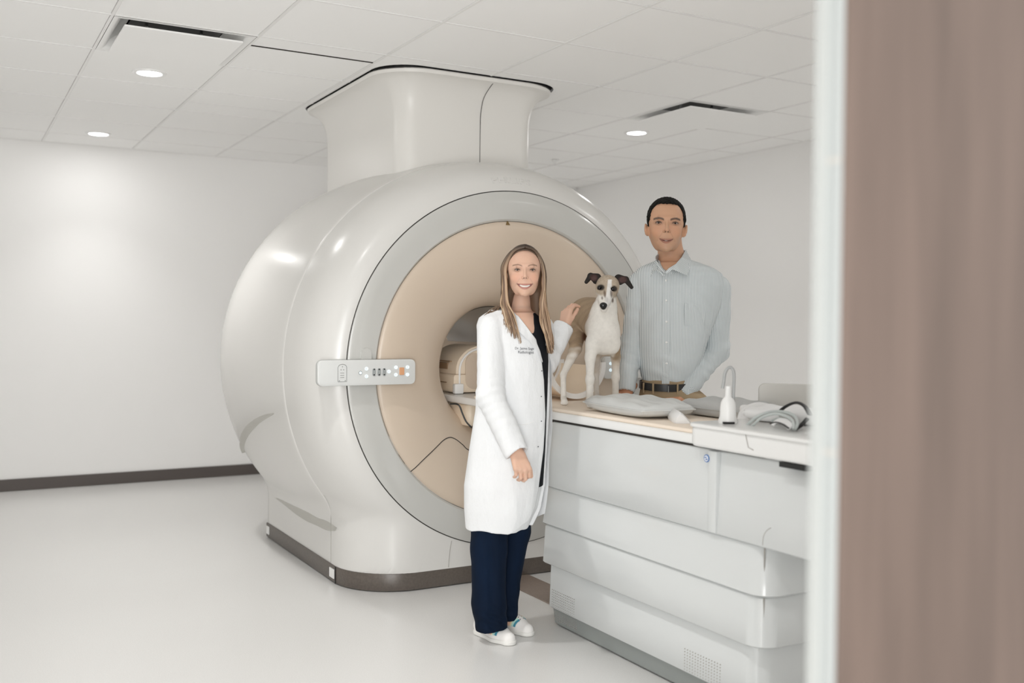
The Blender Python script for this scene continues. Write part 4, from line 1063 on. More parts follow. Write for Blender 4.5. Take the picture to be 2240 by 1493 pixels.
# ------------------------------------------------------------------ man in a striped shirt
Mf = Fig(1457, 4.52, name='person', label='dark-haired man in a pale striped shirt, black belt and khaki trousers behind the table', cat='person')
mrow = lambda py, cx_, a, b, dy=0.0: (Mf(cx_, py, dy)[2], Mf(cx_, py, dy)[0], Mf(cx_, py, dy)[1], Mf.r(a), Mf.r(b))
mt = [(566, 1474, 30, 30), (574, 1477, 52, 36), (584, 1481, 74, 44), (598, 1486, 92, 50), (625, 1489, 97, 56), (670, 1486, 91, 60), (730, 1474, 80, 60), (780, 1465, 71, 58), (815, 1460, 60, 54), (832, 1457, 52, 50), (842, 1456, 52, 50)]
hM = Head(Mf(1454, 553, -.05), .2425, yaw=-6, roll=2, pitch=2)
mb = Sdf(); MM = dict(mw=.120, gap=.011, cz=.243)
build_head(mb, hM, 1.08, .98, 1.04, **MM)
mb.chain([Mf(1463, 520, .02), Mf(1468, 560, .03), Mf(1474, 596, .04)], [.056, .055, .066], .02)
mb.stack([mrow(py, c, a * .86, b * .86) for py, c, a, b in mt[1:]], .03)
sl_, el_, wl_ = Mf(1403, 622, .02), Mf(1384, 745, .03), Mf(1370, 850, -.05)
sr_, er_, wr_ = Mf(1566, 632, .02), Mf(1566, 765, .06), Mf(1492, 862, -.07)
mb.chain([sl_, el_, wl_], [.05, .036, .029], .01); mb.chain([sr_, er_, wr_], [.05, .038, .030], .01)
hpL, hpR = Mf(1440, 930, 0), Mf(1520, 930, .02)
for hp, an in ((hpL, Mf.loc(world_pt(1440, 1276, Mf.d - .0))), (hpR, Mf.loc(world_pt(1520, 1276, Mf.d + .0)))):
    an = np.array((an[0], an[1], .08)); mb.chain([hp, (hp + an) / 2, an], [.085, .055, .04], .03)
tl = Mf(1358, 876, -.12); hand(mb, wl_ + np.array((0, 0, -.012)), tl - wl_ + np.array((-.03, 0, -.0)), (-.35, -.35, .9), 1, 1.0, curl=(15, 20, 15))
tr_ = Mf(1452, 882, -.14); hand(mb, wr_, tr_ - wr_, (.1, -.3, .95), -1, 1.0, curl=(12, 22, 15))
zc = float(Mf(1467, 552)[2]); ml, mh = np.array((-.33, -.45, .02)), np.array((.40, .30, 1.9))
V, Q = joinm([mb.mesh(.0023, np.array((hM.c[0] - .15, -.30, zc - .014)), np.array((hM.c[0] + .15, .24, 1.86))), mb.mesh(.0055, ml, np.array((.4, .3, zc + .005)))])
for c, r in ((wl_ + (tl - wl_) * .7, (.11, .13, .10)), (wr_ + (tr_ - wr_) * .8, (.12, .12, .09))): V, Q = finer(V, Q, mb, np.array(c), np.array(r), .0024)
skin_m = np.array((.60, .35, .225)); C = np.tile(skin_m, (len(V), 1)).astype(float); q = hM.inv(V); isH = V[:, 2] > zc
Ch = C.copy(); f_ = ((q[:, 1] < .02) & (q[:, 2] < .33)).astype(float)
paint(Ch, f_ * .18 * (1 - sm(.22, .34, q[:, 2])), (.28, .19, .15))
paint_head(Ch, q, skin_m, (.42, .19, .14), (.05, .032, .025), brow_w=1.25, blush=.30, **MM); C[isH] = Ch[isH]
C[(V[:, 2] < 1.05)] = skin_m * (1.0, .85, .78)
obj('body', mesh_np('body', V, Q, C), M['skin'], Mf.root)
eyes(Mf, hM, M['irisb'], M)
P = mouth_line(hM, **MM)
obj('teeth', tube(P, [.004 * .24] + [.014 * .24] * 7 + [.004 * .24], 8), M['teeth'], Mf.root, True, 180)
# short hair
hs = Sdf(); RM = Matrix([list(r_) for r_ in hM.m]); hh = .2425
hs.ell(hM(0, .075, .655), np.array((.315 * 1.06 + .022, .425, .378)) * hh, .002, 'u', RM)
hs.ell(hM(0, .17, .45), np.array((.29, .33, .30)) * hh, .02, 'u', RM)
for s_ in (-1, 1): hs.cap(hM(s_ * .322, -.06, .64), hM(s_ * .325, -.03, .50), .030 * hh, .020 * hh, .01)
lo_, hi_, f_ = hair_face(hM, .300, .38, .505, 4.5, -.06); hs.fn(lo_, hi_, f_, .005, 's')
for s_ in (-1, 1): hs.ell(hM(s_ * .44, .04, .36), np.array((.13, .17, .17)) * hh, .01, 's', RM)
hs.disp = [lambda x, y, z: .0016 * np.sin(240 * x + 3 * np.sin(90 * z)) * np.sin(200 * y + 160 * z)]
v, q = hs.mesh(.0024)
M['hairm'] = mat('dark_short_hair', (.008, .007, .006), .7, .15, bump=(500, .6, (1, 1, .3), .002))
obj('hair', mesh_np('hair', v, q), M['hairm'], Mf.root)['label'] = 'short near-black hair'
# shirt
def stripes(name, period, ang=0):
    m = mat(name, (.62, .68, .70), .8, .2, bump=(700, .2, (1, 1, 1), .0004)); nt = m.node_tree; b = nt.nodes['Principled BSDF']
    tc = nt.nodes.new('ShaderNodeTexCoord'); mp = nt.nodes.new('ShaderNodeMapping'); mp.inputs['Rotation'].default_value = ang if hasattr(ang, '__len__') else (0, ang, 0)
    sx = nt.nodes.new('ShaderNodeSeparateXYZ'); mu = nt.nodes.new('ShaderNodeMath'); mu.operation = 'MULTIPLY'; mu.inputs[1].default_value = 2 * PI / period
    si = nt.nodes.new('ShaderNodeMath'); si.operation = 'SINE'; rp = nt.nodes.new('ShaderNodeValToRGB')
    rp.color_ramp.elements[0].position = .25; rp.color_ramp.elements[0].color = (.76, .79, .795, 1); rp.color_ramp.elements[1].position = .85; rp.color_ramp.elements[1].color = (.40, .455, .485, 1)
    ma = nt.nodes.new('ShaderNodeMath'); ma.operation = 'MULTIPLY_ADD'; ma.inputs[1].default_value = .5; ma.inputs[2].default_value = .5
    L = nt.links.new; L(tc.outputs['Object'], mp.inputs[0]); L(mp.outputs[0], sx.inputs[0]); L(sx.outputs[0], mu.inputs[0]); L(mu.outputs[0], si.inputs[0]); L(si.outputs[0], ma.inputs[0]); L(ma.outputs[0], rp.inputs[0]); L(rp.outputs[0], b.inputs['Base Color'])
    return m
M['stripe'] = stripes('striped_cotton', .0066)
sh = Sdf(); sh.stack([mrow(py, c, a, b) for py, c, a, b in mt], .02)
sh.cap(Mf(1418, 615, .01), Mf(1550, 622, .02), .062, .066, .03)
ax_ = Sdf(); ax_.chain([sl_, el_, wl_], [.062, .053, .041], .02); cl = wl_ + (wl_ - el_) / np.linalg.norm(wl_ - el_) * .012; ax_.cuts = [(cl, wl_ - el_)]
ax_.disp = [wrinkle(el_, .10, el_ - sl_, 115, .0045), wrinkle(sl_ * .5 + el_ * .5, .12, (.2, 0, 1), 80, .003, 1), wrinkle(wl_ * .5 + el_ * .5, .1, wl_ - el_, 110, .0035, 2)]
ay_ = Sdf(); ay_.chain([sr_, er_, wr_], [.068, .058, .044], .02); cr = wr_ + (wr_ - er_) / np.linalg.norm(wr_ - er_) * .006; ay_.cuts = [(cr, wr_ - er_)]
ay_.disp = [wrinkle(er_, .11, er_ - sr_, 100, .0045), wrinkle(sr_ * .5 + er_ * .5, .12, (.3, 0, 1), 75, .0035, 1), wrinkle(wr_ * .5 + er_ * .5, .12, wr_ - er_, 95, .004, 2)]
sh.group(ax_, .002); sh.group(ay_, .002)
for cc, ww in ((cl, wl_ - el_), (cr, wr_ - er_)):
    dv = ww / np.linalg.norm(ww); i_ = Sdf(); i_.cap(cc - dv * .02, cc + dv * .06, .036, .036, .001); sh.group(i_, .002, 's')
sh.cap(Mf(1471, 585, .03), Mf(1461, 545, .0), .066, .064, .004, 's')
sh.cap(Mf(1464, 556, -.06), Mf(1457, 594, -.12), .052, .010, .004, 's', flat=((0, 1, 0), 1.6))
sh.disp = [wrinkle(Mf(1530, 690, -.1), .11, (1, 0, .9), 75, .0042), wrinkle(Mf(1420, 690, -.1), .10, (1, 0, -.8), 75, .0035), wrinkle(Mf(1456, 800, -.1), .12, (.25, 0, 1), 95, .0035, 1), wrinkle(Mf(1500, 760, -.1), .12, (.6, 0, 1), 60, .003, 2), folds((1, .3, 0), 30, .0015)]
v, q = sh.mesh(.0036)
obj('shirt', mesh_np('shirt', v, q), M['stripe'], Mf.root)['label'] = 'pale blue-grey shirt with fine vertical stripes'
M['stripec'] = stripes('striped_collar', .0066, (0, .6, 0)); M['stripeh'] = stripes('striped_cuff', .0062, (0, PI / 2, 0))
# cuffs
for cc, ww, r_, ang in ((cl, wl_ - el_, .0395, 0), (cr, wr_ - er_, .043, 0)):
    dv = ww / np.linalg.norm(ww); g_ = Sdf(); g_.cap(cc - dv * .055, cc, r_ + .0015, r_ - .002, .001); g_.cuts = [(cc + dv * .004, dv), (cc - dv * .055, -dv)]; i_ = Sdf(); i_.cap(cc - dv * .03, cc + dv * .06, .0345, .0345, .001); g_.group(i_, .001, 's')
    v, q = g_.mesh(.003); obj('cuff', mesh_np('cuff', v, q), M['stripeh'], Mf.root)
# collar: stand plus two leaves
def ctorso(px, py, off=.004):
    z = float(Mf(px, py)[2]); t_ = np.array(sorted([mrow(py_, c, a, b) for py_, c, a, b in mt])); cx_, cy_, a_, b_ = [float(np.interp(z, t_[:, 0], t_[:, i])) for i in (1, 2, 3, 4)]
    x = float(Mf(px, py, -.08)[0]); u = min(max((x - cx_) / a_, -.99), .99); return np.array((x, cy_ - b_ * math.sqrt(1 - u * u) - off, z))
def leaf(pts, th=.004, mm='stripec', name='collar_leaf'):
    n = len(pts); A = [np.array(p_) for p_ in pts]; F_ = np.array((0, -th, 0)); V_ = A + [p_ + F_ for p_ in A]
    fc = [tuple(range(n))[::-1], tuple(range(n, 2 * n))] + [(i, (i + 1) % n, n + (i + 1) % n, n + i) for i in range(n)]
    b = bmesh.new(); b.from_mesh(pydata(V_, fc)); bmesh.ops.triangulate(b, faces=b.faces[:]); bmesh.ops.recalc_face_normals(b, faces=b.faces[:]); return obj(name, b, M[mm], Mf.root)
leaf([Mf(1500, 545, .045), Mf(1507, 560, -.01), Mf(1514, 572, -.05), Mf(1503, 602, -.13), Mf(1490, 597, -.142), Mf(1471, 589, -.148), Mf(1457, 599, -.142), Mf(1456, 594, -.142), Mf(1463, 586, -.14), Mf(1478, 577, -.12), Mf(1491, 562, -.06)])
leaf([Mf(1438, 566, -.03), Mf(1436, 574, -.07), Mf(1437, 587, -.12), Mf(1446, 594, -.138), Mf(1454, 602, -.143), Mf(1450, 603, -.146), Mf(1439, 593, -.142), Mf(1431, 590, -.13), Mf(1423, 605, -.12), Mf(1427, 590, -.11), Mf(1432, 572, -.07)])
lowr = [Mf(1462, 600, -.140), Mf(1446, 592, -.125), Mf(1436, 580, -.08), Mf(1436, 572, .0), Mf(1455, 566, .075), Mf(1480, 564, .09), Mf(1502, 568, .045), Mf(1508, 577, -.01), Mf(1494, 588, -.09), Mf(1472, 600, -.135)]
uppr = [Mf(1459, 598, -.138), Mf(1442, 578, -.10), Mf(1435, 565, -.05), Mf(1440, 556, .01), Mf(1458, 548, .065), Mf(1480, 545, .075), Mf(1497, 547, .03), Mf(1502, 560, -.02), Mf(1486, 578, -.09), Mf(1467, 595, -.135)]
def band(lo, hi, th=.004):
    lo, hi = catmull(lo, 5), catmull(hi, 5); c = np.mean(lo, 0); V = []
    for a, b in zip(lo, hi):
        o = a - c; o[2] = 0; o /= np.linalg.norm(o); V += [a, b, a + o * th, b + o * th]
    Fc = []
    for i in range(len(lo) - 1):
        p_, q_ = 4 * i, 4 * i + 4; Fc += [(p_, q_, q_ + 1, p_ + 1), (p_ + 2, p_ + 3, q_ + 3, q_ + 2), (p_, p_ + 2, q_ + 2, q_), (p_ + 1, q_ + 1, q_ + 3, p_ + 3)]
    n = len(lo); Fc += [(0, 1, 3, 2), (4 * n - 4, 4 * n - 2, 4 * n - 1, 4 * n - 3)]
    return fix(pydata(V, Fc))
obj('collar_stand', band(lowr, uppr), M['stripec'], Mf.root, True, 60)
# placket and buttons
pl = [(1456, 606), (1456, 650), (1455, 700), (1454, 750), (1454, 800), (1454, 836)]
obj('placket', sheet([ctorso(x - 8, y, .002) for x, y in pl], [ctorso(x + 8, y, .002) for x, y in pl], .002), M['stripe'], Mf.root, True, 60)
for py in (615, 658, 703, 747, 792): obj('shirt_button', pydata(*sphere(ctorso(1455, py, .006), .0048, 10, 6, (1, .5, 1))), M['white'], Mf.root, True, 180)
obj('chest_pocket', sheet([ctorso(1494, y, .0025) for y in (664, 690, 712)], [ctorso(1538, y + 3, .0025) for y in (664, 690, 706)], .0015), M['stripe'], Mf.root, True, 60)
# trousers, belt
kh = mat('khaki_cotton', (.36, .27, .17), .8, .2, bump=(500, .25, (1, 1, 1), .0004))
tr2 = Sdf(); rows = [(829, 1457, 52, 51), (845, 1460, 58, 53), (865, 1472, 74, 58), (890, 1480, 80, 60), (940, 1484, 84, 62), (985, 1484, 82, 60)]
tr2.stack([mrow(py, c, a, b) for py, c, a, b in rows], .02)
for hp, px in ((hpL, 1444), (hpR, 1524)):
    an = np.array((Mf(px, 1200, .0)[0], hp[1], .04)); tr2.chain([hp + np.array((0, 0, .02)), (hp + an) / 2, an], [.095, .078, .068], .02)
tr2.cuts = [((0, 0, .03), (0, 0, -1))]; tr2.disp = [wrinkle(Mf(1550, 880, -.05), .07, (1, 0, .3), 110, .005), wrinkle(Mf(1440, 880, -.1), .08, (1, 0, .8), 90, .004)]
v, q = tr2.mesh(.0045); obj('trousers', mesh_np('trousers', v, q), kh, Mf.root)['label'] = 'khaki trousers'
def ring_pts(py0, off, n=40, tilt=0):
    z, cx_, cy_, a_, b_ = mrow(py0, 1457, 53, 51); return [(cx_ + (a_ + off) * math.cos(t), cy_ + (b_ + off) * math.sin(t), z + tilt * math.sin(t)) for t in np.linspace(0, 2 * PI, n + 1)[:-1]]
V_ = []; n = 40
for zo, off in ((-.016, .006), (-.016, .0105), (.016, .0085), (.016, .004)): V_ += [(x, y, z + zo) for x, y, z in ring_pts(841, off + .002, n, .008)]
fc = [(i * n + k, i * n + (k + 1) % n, ((i + 1) % 4) * n + (k + 1) % n, ((i + 1) % 4) * n + k) for i in range(4) for k in range(n)]
obj('belt', fix(pydata(V_, fc)), mat('black_leather', (.012, .011, .011), .35, .5), Mf.root, True, 50)['label'] = 'black leather belt'
z, cx_, cy_, a_, b_ = mrow(843, 1457, 53, 51)
obj('buckle', box(cx_ - .010, cx_ - .007, cy_ - b_ - .022, cy_ - b_ - .012, z - .022, z + .006, .001), M['metalstrip'], Mf.root)
for px in (1411, 1429, 1481):
    x = Mf(px, 843, -.1)[0]; u = (x - cx_) / (a_ + .012); y = cy_ - (b_ + .013) * math.sqrt(max(1 - u * u, 0)); obj('belt_loop', box(x - .004, x + .004, y - .003, y + .003, z - .030, z + .016, .001), kh, Mf.root)
bshoe = mat('brown_leather', (.08, .045, .03), .4)
for hp in (1444, 1524):
    S = Sdf(); c = np.array((Mf(hp, 1200, 0)[0], hpL[1], .04)); S.cap(c + (0, .04, 0), c + (0, -.15, -.008), .042, .034, .02); S.cuts = [((0, 0, .002), (0, 0, -1))]; v, q = S.mesh(.005); obj('shoe', mesh_np('shoe', v, q), bshoe, Mf.root)
# ------------------------------------------------------------------ dog standing on the mattress
Df = Fig(1318, 4.12, name='dog', label='slender fawn and white dog with folded dark ears standing on the table', cat='dog')
zt_ = .8885
def fl(px, py): p = Df.loc(on_plane(px, py, 2, zt_)); return p
pFL, pFR, pRL, pRR = fl(1290, 891), fl(1346, 882), fl(1233, 885), fl(1306, 880)
dg = Sdf(); r = Df.r
# trunk: deep chest narrowing to the belly, arched loin, croup
dg.ell(Df(1319, 722, .02), (r(34), .085, r(50)), .03); dg.ell(Df(1312, 705, .12), (r(38), .12, r(48)), .04)
dg.ell(Df(1297, 690, .22), (r(37), .10, r(42)), .04); dg.ell(Df(1280, 686, .30), (r(32), .09, r(38)), .04)
dg.ell(Df(1266, 702, .34), (r(25), .075, r(40)), .04)
dg.cap(Df(1303, 735, -.03), Df(1300, 760, -.02), r(17), r(15), .03); dg.cap(Df(1338, 735, -.02), Df(1341, 760, -.01), r(17), r(14), .03)
dg.ell(Df(1320, 752, .02), (r(20), .05, r(20)), .03)
# neck
dg.chain([Df(1320, 710, -.005), Df(1322, 680, .0), Df(1328, 648, .01)], [r(31), r(24), r(21)], .03)
# front legs
def leg(pts, rs, k=.012): dg.chain(pts, rs, k)
up = lambda p, z: np.array((p[0], p[1], zt_ + z))
leg([Df(1297, 750, -.03), up(pFL, .205) + (0, 0, 0), up(pFL, .115), up(pFL, .035)], [r(17), r(11.0), r(8.0), r(8)])
dg.ell(up(pFL, .115), (r(9.0), r(9), r(12)), .01); dg.cap(up(pFL, .030), up(pFL, .014) + (.002, -.022, 0), r(7.5), r(8.5), .008)
leg([Df(1341, 750, -.01), up(pFR, .20), up(pFR, .115), up(pFR, .035)], [r(16), r(10.5), r(7.6), r(7.5)])
dg.ell(up(pFR, .115), (r(8.5), r(9), r(12)), .01); dg.cap(up(pFR, .030), up(pFR, .014) + (.002, -.022, 0), r(7.5), r(8.5), .008)
# hind legs: thigh, knee forward, hock back, near-vertical shank
kn = Df(1259, 762, .16); hk = up(pRL, .125) + (.000, .055, 0)
leg([Df(1262, 712, .32), kn, hk, up(pRL, .03) + (0, .02, 0)], [r(26), r(13.5), r(6.5), r(6.3)]); dg.cap(up(pRL, .026) + (0, .012, 0), up(pRL, .013) + (.002, -.028, 0), r(6.5), r(8), .008)
kn2 = Df(1304, 775, .20); hk2 = up(pRR, .125) + (.0, .06, 0)
leg([Df(1290, 715, .33), kn2, hk2, up(pRR, .03) + (0, .02, 0)], [r(24), r(12), r(6.5), r(6)]); dg.cap(up(pRR, .026) + (0, .012, 0), up(pRR, .013) + (.002, -.028, 0), r(6.3), r(8), .008)
for P_ in (pFL, pFR, pRL, pRR):
    for o in (-.0085, -.0028, .0028, .0085): dg.cap(up(P_, .013) + (o, -.026, 0), up(P_, .008) + (o * 1.15, -.041 + abs(o) * .5, 0), .0055, .0052, .002)
# tail tucked down behind
dg.chain([Df(1262, 690, .40), Df(1250, 730, .42), Df(1252, 790, .38)], [r(8), r(6), r(4)], .01)
# head: skull, long muzzle towards the viewer and down
dg.ell(Df(1329, 624, .0), (r(26), .058, r(23)), .012); dg.ell(Df(1327, 636, -.025), (r(24.5), .045, r(17)), .015)
dg.chain([Df(1326, 640, -.055), Df(1322, 655, -.095), Df(1320, 666, -.125)], [r(17.5), r(13), r(9.2)], .014)
dg.cap(Df(1326, 652, -.02), Df(1321, 676, -.105), r(13), r(7.0), .012)
for e in ((1311.5, 629), (1340, 632)): dg.ell(Df(*e, -.068), (r(5.5), .012, r(4.6)), .006, 's')
cut = None
V, Q = joinm([dg.mesh(.0019, np.array(Df(1328, 640)) - (.075, .19, .085), np.array(Df(1328, 640)) + (.075, .09, .075))])
v2, q2 = dg.mesh(.0032); 
lo_, hi_ = np.array(Df(1328, 640)) - (.073, .188, .083), np.array(Df(1328, 640)) + (.073, .088, .073)
v2, q2 = boxed(v2, q2, lo_, hi_, False); V, Q = joinm([(V, Q), (v2, q2)])
# coat colours: white chest, legs and blaze; fawn back; grey-fawn brindled face
white = np.array((.74, .71, .66)); fawn = np.array((.36, .265, .175)); C = np.tile(white, (len(V), 1)).astype(float)
sc_ = Df.s; PX = 1318 + (V[:, 0]) / sc_; hz = V[:, 2]; yy = V[:, 1]
zz_ = lambda py: float(Df(1318, py)[2])
nz = .012 * np.sin(90 * V[:, 0] + 2) * np.sin(70 * V[:, 2]) + .008 * np.sin(210 * V[:, 2] + 100 * V[:, 1])
body_m = sm(.085, .14, yy + nz + .10 * sm(zz_(745), zz_(690), hz) - .05 * (1 - sm(1300, 1330, PX)) * 0) * sm(zz_(800), zz_(752), hz + nz)
paint(C, body_m, fawn)
side = sm(1345, 1352, PX) * (yy > -.02) * sm(zz_(830), zz_(760), hz) * (1 - sm(zz_(690), zz_(670), hz)); paint(C, side, fawn * (1.05, 1.0, .85))
shank = sm(.16, .2, yy) * (hz < zz_(770)) * .25; paint(C, shank, (.45, .38, .32))
st = (np.sin(150 * V[:, 2] + 60 * V[:, 1] + 3 * np.sin(30 * V[:, 0])) > .3) * body_m * .16; paint(C, st, (.16, .12, .09))
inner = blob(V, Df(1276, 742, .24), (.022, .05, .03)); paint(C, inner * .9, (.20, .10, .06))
# face
hd = (hz > zz_(672)) & (yy < .03) & (np.abs(PX - 1329) < 34)
pyv = 640 - (hz - zz_(640)) / sc_; pxv = PX - (yy * 0)
def fm(cx_, cy_, a, b, s_=.35):
    q_ = np.sqrt(((pxv - cx_) / a) ** 2 + ((pyv - cy_) / b) ** 2); return (1 - sm(1 - s_, 1 + s_, q_)) * hd
face = fm(1329, 622, 34, 32, .1) * (1 - fm(1323, 664, 22, 18, .3)); paint(C, face * .95, (.46, .375, .285))
br = (np.sin(.9 * pxv + 2.5 * np.sin(.35 * pyv)) * np.sin(.8 * pyv + 1.3 * np.sin(.5 * pxv)) > .45) * hd * (pyv < 620); paint(C, br * .26, (.17, .115, .08))
bz = (1 - sm(3.0, 5.5, np.abs(pxv - (1327.5 - .12 * (pyv - 640))) - .10 * np.clip(pyv - 618, 0, 60))) * hd * (pyv > 612); paint(C, bz, (.80, .78, .75))
for e in ((1311, 629.5), (1340, 632)):
    paint(C, fm(e[0], e[1], 7.0, 6.6, .35) * .97, (.02, .015, .012))
paint(C, fm(1317, 644, 2.5, 8, .5) * .8, (.13, .085, .06)); paint(C, fm(1332, 643, 2.6, 8, .5) * .8, (.13, .085, .06)); paint(C, fm(1338, 657, 2.5, 5, .5) * .85, (.10, .06, .045)); paint(C, fm(1311, 653, 2.0, 3.5, .5) * .7, (.10, .06, .045))
paint(C, fm(1347, 640, 2, 16, .5) * .4, (.13, .085, .06)); paint(C, fm(1320, 656, 4, 5, .6) * .35, (.25, .23, .22))
M['fur'] = mat('short_fur', (.7, .6, .5), .7, .25, attr=True, bump=(220, .5, (1, 1, .35), .0012), noise=(60, .10))
obj('body', mesh_np('body', V, Q, C), M['fur'], Df.root)
dk = mat('dark_fur', (.022, .017, .015), .6, .3, bump=(220, .5, (1, 1, 1), .001)); pk = mat('inner_ear', (.11, .055, .05), .6)
n_ = Sdf(); n_.ell(Df(1320, 667.5, -.137), (r(8), .010, r(6.5)), .003); n_.ell(Df(1320, 672, -.131), (r(5.5), .009, r(5)), .006)
for s_ in (-1, 1): n_.ell(Df(1320 + s_ * 4.5, 668.5, -.148), (r(1.9), .004, r(1.6)), .001, 's')
v, q = n_.mesh(.0011); obj('nose', mesh_np('nose', v, q), mat('wet_nose', (.008, .009, .009), .25), Df.root)
for e in ((1311.5, 629.5), (1340, 632)): obj('eye', pydata(*sphere(Df(*e, -.054), r(5.4), 16, 12)), mat('dark_eye', (.006, .004, .004), .08), Df.root, True, 180)
def ear(base, elbow, tip, s_):
    E_ = Sdf(); E_.chain([base[0], elbow], [r(9.5), r(6.5)], .006, flat=((0, 1, 0), .45)); E_.chain([elbow, tip], [r(6.5), r(4.2)], .004, flat=((0, 1, 0), .4))
    E_.cap(base[1], elbow, r(7), r(4), .006, flat=((0, 1, 0), .45))
    E_.ell((base[0] + base[1]) / 2 * .55 + elbow * .45 + np.array((0, -.016, 0)), (r(8.5), .012, r(6)), .005, 's')
    v, q = E_.mesh(.0018); C = np.tile((.020, .016, .014), (len(v), 1)).astype(float); mid = (base[0] + base[1]) / 2 * .5 + elbow * .5
    paint(C, blob(v, mid + np.array((0, -.006, 0)), (r(9), .012, r(7)), .4) * .65, (.12, .065, .06)); return obj('ear', mesh_np('ear', v, q, C), M['fur'], Df.root)
ear((Df(1306, 607, .0), Df(1303, 614, -.005)), Df(1292, 603.5, -.015), Df(1282.5, 616.5, -.025), -1)
ear((Df(1353, 609, .0), Df(1357, 616, -.005)), Df(1369, 611, -.015), Df(1381.5, 628, -.025), 1)
# ------------------------------------------------------------------ things on the table and in the bore
def pillow(name, cx_, cy_, z0, lx, ly, h, rz, label, cat, mm, pinch=.22, tilt=0, seam=True, group=None):
    t = empty(name, (cx_, cy_, z0), rz, label, cat, group); n, m = 40, 28; V = []; Fc = []
    def P(u, v, s_):
        e = (1 - abs(u) ** 5) ** .5 * (1 - abs(v) ** 5) ** .5
        k = 1 - .10 * (1 - e) * 0
        x = u * lx / 2 * (1 - .05 * v * v); y = v * ly / 2 * (1 - .06 * u * u)
        z = h / 2 + s_ * h / 2 * e ** .75 * (1 - .12 * u * u) + (.004 * math.sin(9 * u + 4 * v) + .003 * math.sin(14 * v - 5 * u)) * e * (s_ > 0) + tilt * u
        return (x, y, max(z, 0.0) if tilt == 0 else z)
    for s_ in (1, -1):
        for i in range(n + 1):
            for j in range(m + 1): V.append(P(-1 + 2 * i / n, -1 + 2 * j / m, s_))
    off = (n + 1) * (m + 1)
    for s_ in (0, 1):
        for i in range(n):
            for j in range(m):
                a = s_ * off + i * (m + 1) + j; q = (a, a + m + 1, a + m + 2, a + 1); Fc.append(q if s_ == 0 else q[::-1])
    b = bmesh.new(); b.from_mesh(pydata(V, Fc)); bmesh.ops.remove_doubles(b, verts=b.verts[:], dist=.0005); bmesh.ops.recalc_face_normals(b, faces=b.faces[:])
    obj('cushion_body', b, mm, t, True, 80)
    if seam:
        pts = [P(u, -1, 0) for u in np.linspace(-1, 1, 20)] + [P(1, v, 0) for v in np.linspace(-1, 1, 14)] + [P(u, 1, 0) for u in np.linspace(1, -1, 20)] + [P(-1, v, 0) for v in np.linspace(1, -1, 14)]
        obj('piping', tube(pts, .003, 6), mm, t, True)
    return t
def zc_(px, py, z): return on_plane(px, py, 2, z)
ang = lambda a, b: math.atan2(b[1] - a[1], b[0] - a[0])
ZT = .8882
pc1 = zc_(1395, 900, .915)
pillow('pillow', 2.30, 3.085, ZT, .46, .245, .066, math.radians(-95), 'plump grey pillow in front of the dog and man', 'pillow', M['padgrey'])
pc2 = zc_(1545, 893, .93)
pillow('pillow', 2.548, 2.84, ZT, .40, .20, .066, math.radians(-88), 'darker grey pillow behind the white handset, beside the first', 'pillow', mat('darker_grey_vinyl', (.47, .475, .47), .45, .4, bump=(30, .3, (1, 1, 1), .003)))
# small white wedge cushion
pw = zc_(1488, 926, ZT); S = Sdf(); a_ = np.array((pw[0] + .03, pw[1], ZT)); 
V, Fc = [], []; prof_ = [(-.048, 0), (-.052, .014), (-.046, .034), (-.028, .054), (-.014, .062), (.002, .052), (.028, .026), (.046, .010), (.048, 0)]
ex_ = np.array((.87, -.493, 0)); ey_ = np.array((.493, .87, 0))
def bar(prof_, c, L_, name, m_, lab, cat, smooth=True):
    V = []; n = len(prof_)
    for t, s_ in ((-.5, .8), (-.42, 1), (.42, 1), (.5, .8)):
        for x, z in prof_: V.append(ex_ * x * s_ + ey_ * (t * L_) + np.array((0, 0, z * s_)))
    Fc = [(i * n + k, i * n + (k + 1) % n, (i + 1) * n + (k + 1) % n, (i + 1) * n + k) for i in range(3) for k in range(n)] + [tuple(range(n))[::-1], tuple(3 * n + k for k in range(n))]
    o = obj(name, fix(pydata(V, Fc)), m_, None, smooth, 50); o.location = c; return tag(o, lab, cat)
softw = mat('soft_white_vinyl', (.80, .80, .80), .45, .4)
bar([(x * .62, z * .62 * 1.05) for x, z in prof_], (pw[0] + .045, pw[1] + .06, ZT + .0003), .15, 'wedge_cushion', softw, 'small white wedge cushion beside the grey pillow', 'cushion')
# white draped pad in the tray
p1 = zc_(1560, 908, .925)
pillow('tray_pad', 2.40, 2.38, .917, .30, .16, .050, math.radians(-75), 'long soft white pad lying in the end tray', 'cushion', softw, seam=False)
# handset: white bell-shaped holder with grey hook
hp_ = zc_(1592, 925, .917); t = empty('call_button_holder', (hp_[0], hp_[1], .917), label='white bell-shaped holder with a tall grey hook on the tray', cat='holder')
V, Fc = lathe([(.001, .0), (.029, .0), (.031, .006), (.026, .024), (.025, .05), (.0235, .066), (.018, .078), (.010, .086), (.0095, .12), (.001, .121)], (0, 0, 0), 36)
obj('bell', fix(pydata(V, Fc)), M['white'], t, True, 50); f_ = obj('foot', box(-.022, .016, -.034, -.020, .0005, .007, .002), M['black'], t); f_.rotation_euler = (0, 0, math.atan2(-.493, .87))
H_ = [(.018, .004, .062), (.018, .003, .10), (.019, .002, .15), (.016, .002, .170), (.008, .002, .180), (-.003, .002, .176), (-.011, .002, .160), (-.014, .002, .135), (-.018, .002, .112)]
H_ = [tuple(ex_ * a + ey_ * b + np.array((0, 0, c))) for a, b, c in H_]
obj('hook', tube(catmull(H_, 6), .0052, 10), mat('grey_tube', (.42, .43, .43), .35), t, True, 180)
